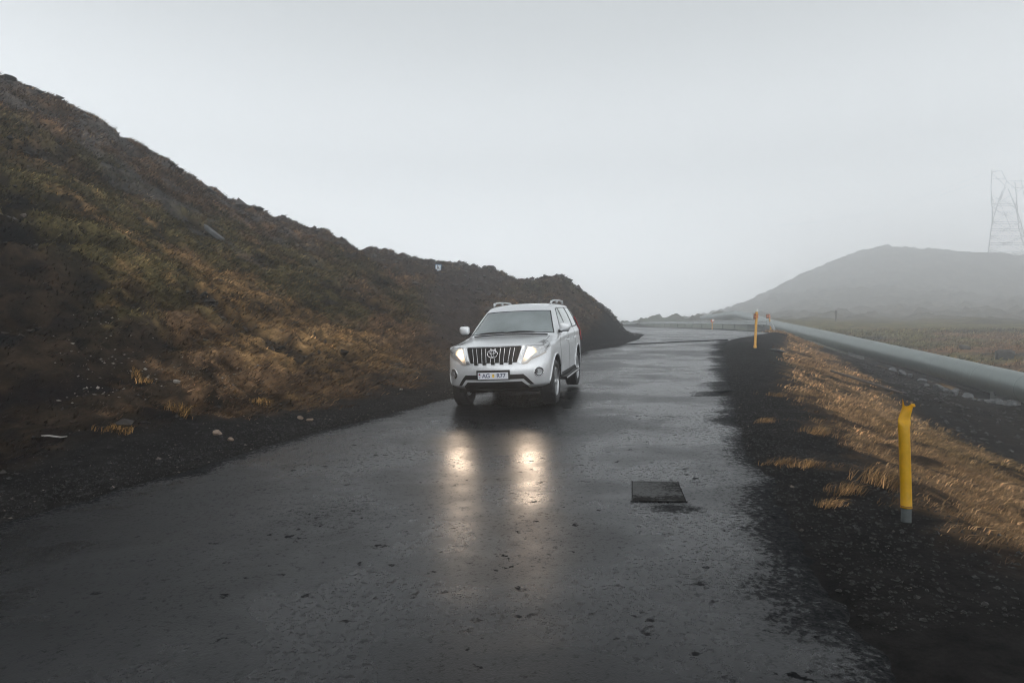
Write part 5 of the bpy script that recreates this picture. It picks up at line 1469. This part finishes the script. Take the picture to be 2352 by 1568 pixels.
# left verge and track gravel
n = 40000
y = r.uniform(3.5, 34, n) ** 1.0; y = 3.5 + (y - 3.5) * r.random(n) ** .35
side = r.random(n) < .6
xl = edge_l(y) + .1 - np.abs(r.normal(0, 1.1, n)); xr = edge_r(y) - .1 + np.abs(r.normal(0, .8, n))
x = np.where(side, xl, xr)
tk = r.random(n) < .25
t_ = r.integers(0, len(TRACK) - 1, n); u_ = r.random(n); tr_ = np.array(TRACK)
tx = tr_[t_, 0] * (1 - u_) + tr_[t_ + 1, 0] * u_ + r.normal(0, .8, n); ty = tr_[t_, 1] * (1 - u_) + tr_[t_ + 1, 1] * u_
x = np.where(tk, tx, x); y = np.where(tk, ty, y)
sz = np.clip(r.lognormal(-4.8, .45, n), .004, np.where(side, .04, .022))
base = np.array([.016, .0148, .0142])[None] * r.uniform(.5, 1.7, (n, 1))
pale = r.random(n) < np.where(side, .05, .012)
base[pale] = np.array([.12, .10, .085]) * r.uniform(.4, 1.5, (pale.sum(), 1))
ok = (off_road(x, y) > -.12) | (r.random(n) < .10)
stones('gravel', np.stack([x, y], 1)[ok], sz[ok], base[ok], 9)
# loose lumps on the hill and mound
n = 9000
x = r.uniform(-26, 10, n); y = r.uniform(9, 48, n)
_, _, _ = 0, 0, 0
w = (edge_l(y) - x > 2.2)
x, y = x[w], y[w]
moundw = ((x > -2 + .05 * (y - 20)) & (y > 22)) | (y > 27)
keep = r.random(len(x)) < np.where(moundw, .9, .22)
x, y = x[keep], y[keep]
sz = np.clip(r.lognormal(-2.75, .55, len(x)), .02, .30)
mw = moundw[keep]
sz = np.where(mw, sz, sz * .45)
cs = np.array([.052, .044, .038])[None] * r.uniform(.4, 1.4, (len(x), 1))
stones('scree', np.stack([x, y], 1), sz, cs, 10)
n = 4000
y = r.uniform(13, 48, n); x = np.interp(y, [p[1] for p in DITCH], [p[0] for p in DITCH]) + np.abs(r.normal(0, 2.2, n)) - .6
k_ = fbm(x * .5, y * .5, 3, 77) + r.normal(0, .2, n) > .05
cs = np.array([.030, .028, .027])[None] * r.uniform(.5, 1.7, (n, 1))
stones('ditch_rubble', np.stack([x, y], 1)[k_], np.clip(r.lognormal(-3.3, .45, n), .015, .09)[k_], cs[k_], 13)
n = 9000
y = r.uniform(7.5, 26, n); x = edge_l(y) - r.uniform(1.6, 13, n)
k_ = shade_hollows(x, y) * (1 + 0 * x) > r.random(n) * .9
cs = np.array([.026, .021, .018])[None] * r.lognormal(0, .55, (n, 1))
stones('hollow_clods', np.stack([x, y], 1)[k_], np.clip(r.lognormal(-3.1, .5, n), .015, .12)[k_], cs[k_], 15)
# rocks breaking the skyline
RID = np.array([PX(px, py, d)[:2] for px, py, d in ((0, 165, 21), (150, 229, 22.5), (300, 313, 24), (400, 375, 25.4), (500, 440, 26.5), (600, 488, 28), (700, 526, 29), (800, 553, 32), (900, 579, 36), (1000, 600, 42), (1060, 610, 43), (1130, 615, 44), (1180, 641, 43), (1240, 644, 41.5), (1280, 635, 41), (1330, 656, 41), (1370, 690, 42), (1420, 725, 44))])
n = 1300
t_ = np.where(r.random(n) < .12, r.random(n) * 6, 6 + r.random(n) * (len(RID) - 7.001)); i_ = t_.astype(int); f_ = (t_ - i_)[:, None]
xy = RID[i_] * (1 - f_) + RID[i_ + 1] * f_ + r.normal(0, .8, (n, 2))
cs = np.array([.062, .056, .050])[None] * r.uniform(.5, 1.5, (n, 1))
stones('ridge_rocks', xy, np.clip(r.lognormal(-2.6, .5, n), .03, .2), cs, 14)
# white lichen and litter flecks low on the hill
cl = r.integers(0, 7, 260); cc = np.array([(-6.6, 11.0), (-6.0, 11.3), (-5.6, 11.9), (-7.0, 11.9), (-4.9, 12.1), (-6.3, 10.2), (-5.2, 13.0)])[cl]
xy = cc + r.normal(0, .28, (260, 2))
stones('lichen', xy, np.clip(r.lognormal(-4.3, .5, 260), .006, .035), np.array([.24, .215, .185])[None] * r.uniform(.4, 1.3, (260, 1)), 12)

def blades(name, x, y, h, wd, lean, col, k, seed, spread, seg=1):
    """k blades per tuft; lean = preferred direction (x,y) per tuft"""
    r = np.random.default_rng(seed); n = len(x)
    z = surf_h(x, y) - .01
    X = np.repeat(x, k) + r.normal(0, 1, n * k) * np.repeat(spread, k); Y = np.repeat(y, k) + r.normal(0, 1, n * k) * np.repeat(spread, k)
    Z = np.repeat(z, k)
    Z = surf_h(X, Y) - .01
    H = np.repeat(h, k) * r.uniform(.5, 1.25, n * k); W = np.repeat(wd, k) * r.uniform(.6, 1.3, n * k)
    a = r.uniform(0, 6.28, n * k)
    lx = np.repeat(lean[:, 0], k) + .55 * np.cos(a); ly = np.repeat(lean[:, 1], k) + .55 * np.sin(a)
    dirx, diry = -ly, lx
    ln = np.hypot(dirx, diry) + 1e-6
    b = r.uniform(0, 6.28, n * k); sx, sy = np.cos(b) * .5 * W, np.sin(b) * .5 * W
    C_ = np.repeat(col * np.clip(r.lognormal(-.15, .62, (n, 1)), .22, 3.0), k, 0) * r.uniform(.75, 1.25, (n * k, 1))
    if seg == 1:
        P = np.stack([np.stack([X - sx, Y - sy, Z], -1), np.stack([X + sx, Y + sy, Z], -1), np.stack([X + lx * H, Y + ly * H, Z + H * .62], -1)], 1)
        Fs = np.arange(n * k * 3).reshape(-1, 3); m_ = 3
    else:
        mx, my, mz = X + lx * H * .35, Y + ly * H * .35, Z + H * .55
        P = np.stack([np.stack([X - sx, Y - sy, Z], -1), np.stack([X + sx, Y + sy, Z], -1), np.stack([mx + sx * .7, my + sy * .7, mz], -1), np.stack([mx - sx * .7, my - sy * .7, mz], -1),
                      np.stack([X + lx * H * 1.15, Y + ly * H * 1.15, Z + H * .72], -1)], 1)
        base_ = 5 * np.arange(n * k)[:, None]
        Fs = np.concatenate([base_ + np.array([[0, 1, 2]]), base_ + np.array([[0, 2, 3]]), base_ + np.array([[3, 2, 4]])], 0); m_ = 5
    o = link(bpy.data.objects.new(name, np_mesh(name, P.reshape(-1, 3), Fs, M_GRASS, False, np.repeat(C_, m_, 0))))
    return tag(o, kind='stuff')

def scatter(n, xr_, yr_, seed, thin):
    r = np.random.default_rng(seed)
    x = r.uniform(*xr_, n); y = r.uniform(*yr_, n)
    _, g, c = cover(x, y)
    keep = r.random(n) < g * thin(x, y)
    return x[keep], y[keep], c[keep]
# hill grass: matted, combed down the slope
x, y, c = scatter(150000, (-30, 3), (7, 46), 21, lambda x, y: np.clip(1.15 - (np.hypot(x, y) - 10) / 45, .25, 1) * (edge_l(y) - x > 1.2) * (edge_l(y) - x < 22))
d = np.hypot(x, y)
lean = np.stack([np.full(len(x), .95), np.full(len(x), -.20)], 1)
blades('hill_grass', x, y, .070 + .0016 * d, .010 + .0016 * d, lean, c, 5, 22, .05 + .0028 * d)
# right bank: long straw, lying downhill
x, y, c = scatter(26000, (2.6, 21), (2.4, 46), 31, lambda x, y: np.clip(1.2 - np.hypot(x, y) / 60, .3, 1))
d = np.hypot(x, y)
lean = np.stack([np.full(len(x), .80), np.full(len(x), -.35)], 1)
blades('dry_grass', x, y, .070 + .0018 * d, .005 + .0012 * d, lean, c, 8, 32, .05 + .0022 * d, 2)
x, y, c = scatter(16000, (2.6, 10), (2.4, 14), 33, lambda x, y: np.ones_like(x))
blades('dry_grass', x, y, np.full(len(x), .065), np.full(len(x), .008), np.stack([np.full(len(x), .85), np.full(len(x), -.35)], 1), c * .72, 7, 34, np.full(len(x), .05), 2)
# meadow
x, y, c = scatter(26000, (17, 75), (18, 75), 41, lambda x, y: np.ones_like(x))
d = np.hypot(x, y)
blades('meadow_grass', x, y, .22 + .002 * d, .02 + .0012 * d, np.stack([np.full(len(x), .3), np.full(len(x), -.2)], 1), c, 4, 42, .15 + .002 * d)

# single tufts one can point at
TUFTS = [('thick golden tuft at the foot of the hill, the longest on the left verge', -5.05, 10.47, .20, .30), ('low golden tuft trailing along the left verge below the hill', -4.37, 12.05, .15, .34),
         ('small round golden tuft alone on the dark left slope', -6.05, 11.1, .13, .14), ('ragged golden tuft low on the left verge near the pale stick', -5.38, 9.3, .13, .20),
         ('ochre tuft on the right verge opposite the bite in the asphalt', 4.75, 12.3, .11, .26), ('small ochre tuft in the black gravel half way to the bent post', 3.55, 9.6, .10, .14),
         ('bright tuft at the brow right of the black gravel', 3.90, 8.75, .14, .22), ('ochre tuft lying close to the right edge of the asphalt', 2.80, 7.15, .09, .16),
         ('flat ochre tuft by the asphalt edge, nearest but one to the bent post', 2.98, 6.95, .10, .16), ('spiky tuft in the gravel left of the bent post', 2.90, 5.95, .11, .14),
         ('pale tuft of long bent stems just behind the bent post', 3.42, 6.30, .22, .26), ('small low tuft in the gravel at the foot of the bent post', 2.62, 5.62, .08, .10)]
for i, (lab, x, y, h, w) in enumerate(TUFTS):
    n = 26
    r = np.random.default_rng(300 + i)
    xx = x + r.normal(0, w * .42, n); yy = y + r.normal(0, w * .30, n)
    right = x > 0
    col = np.repeat(np.array([[.24, .14, .05]]) if not right else np.array([[.27, .16, .07]]), n, 0) * r.uniform(.7, 1.2, (n, 1))
    o = blades('grass_tuft', xx, yy, np.full(n, h), np.full(n, .006 if right else .010), np.repeat([[.7 if right else .35, -.1]], n, 0), col, 8, 400 + i, np.full(n, .03), 2)
    del o['kind']
    tag(o, lab, 'grass tuft', 'golden tufts on the road verges')
# ================================================================== the cloud we stand in
m, n, b = nodes_of('haze')
n.nodes.remove(b)
pv_ = n.nodes.new('ShaderNodeVolumePrincipled')
pv_.inputs['Color'].default_value = (0.97, 0.98, 0.99, 1)
pv_.inputs['Density'].default_value = HAZE
pv_.inputs['Anisotropy'].default_value = 0.65
n.links.new(pv_.outputs[0], n.nodes['Material Output'].inputs['Volume'])
bm = bmesh.new()
add_box(bm, (60, 236, 38.0), (560, 552, 100))
tag(bm_obj('haze', bm, m), kind='stuff')
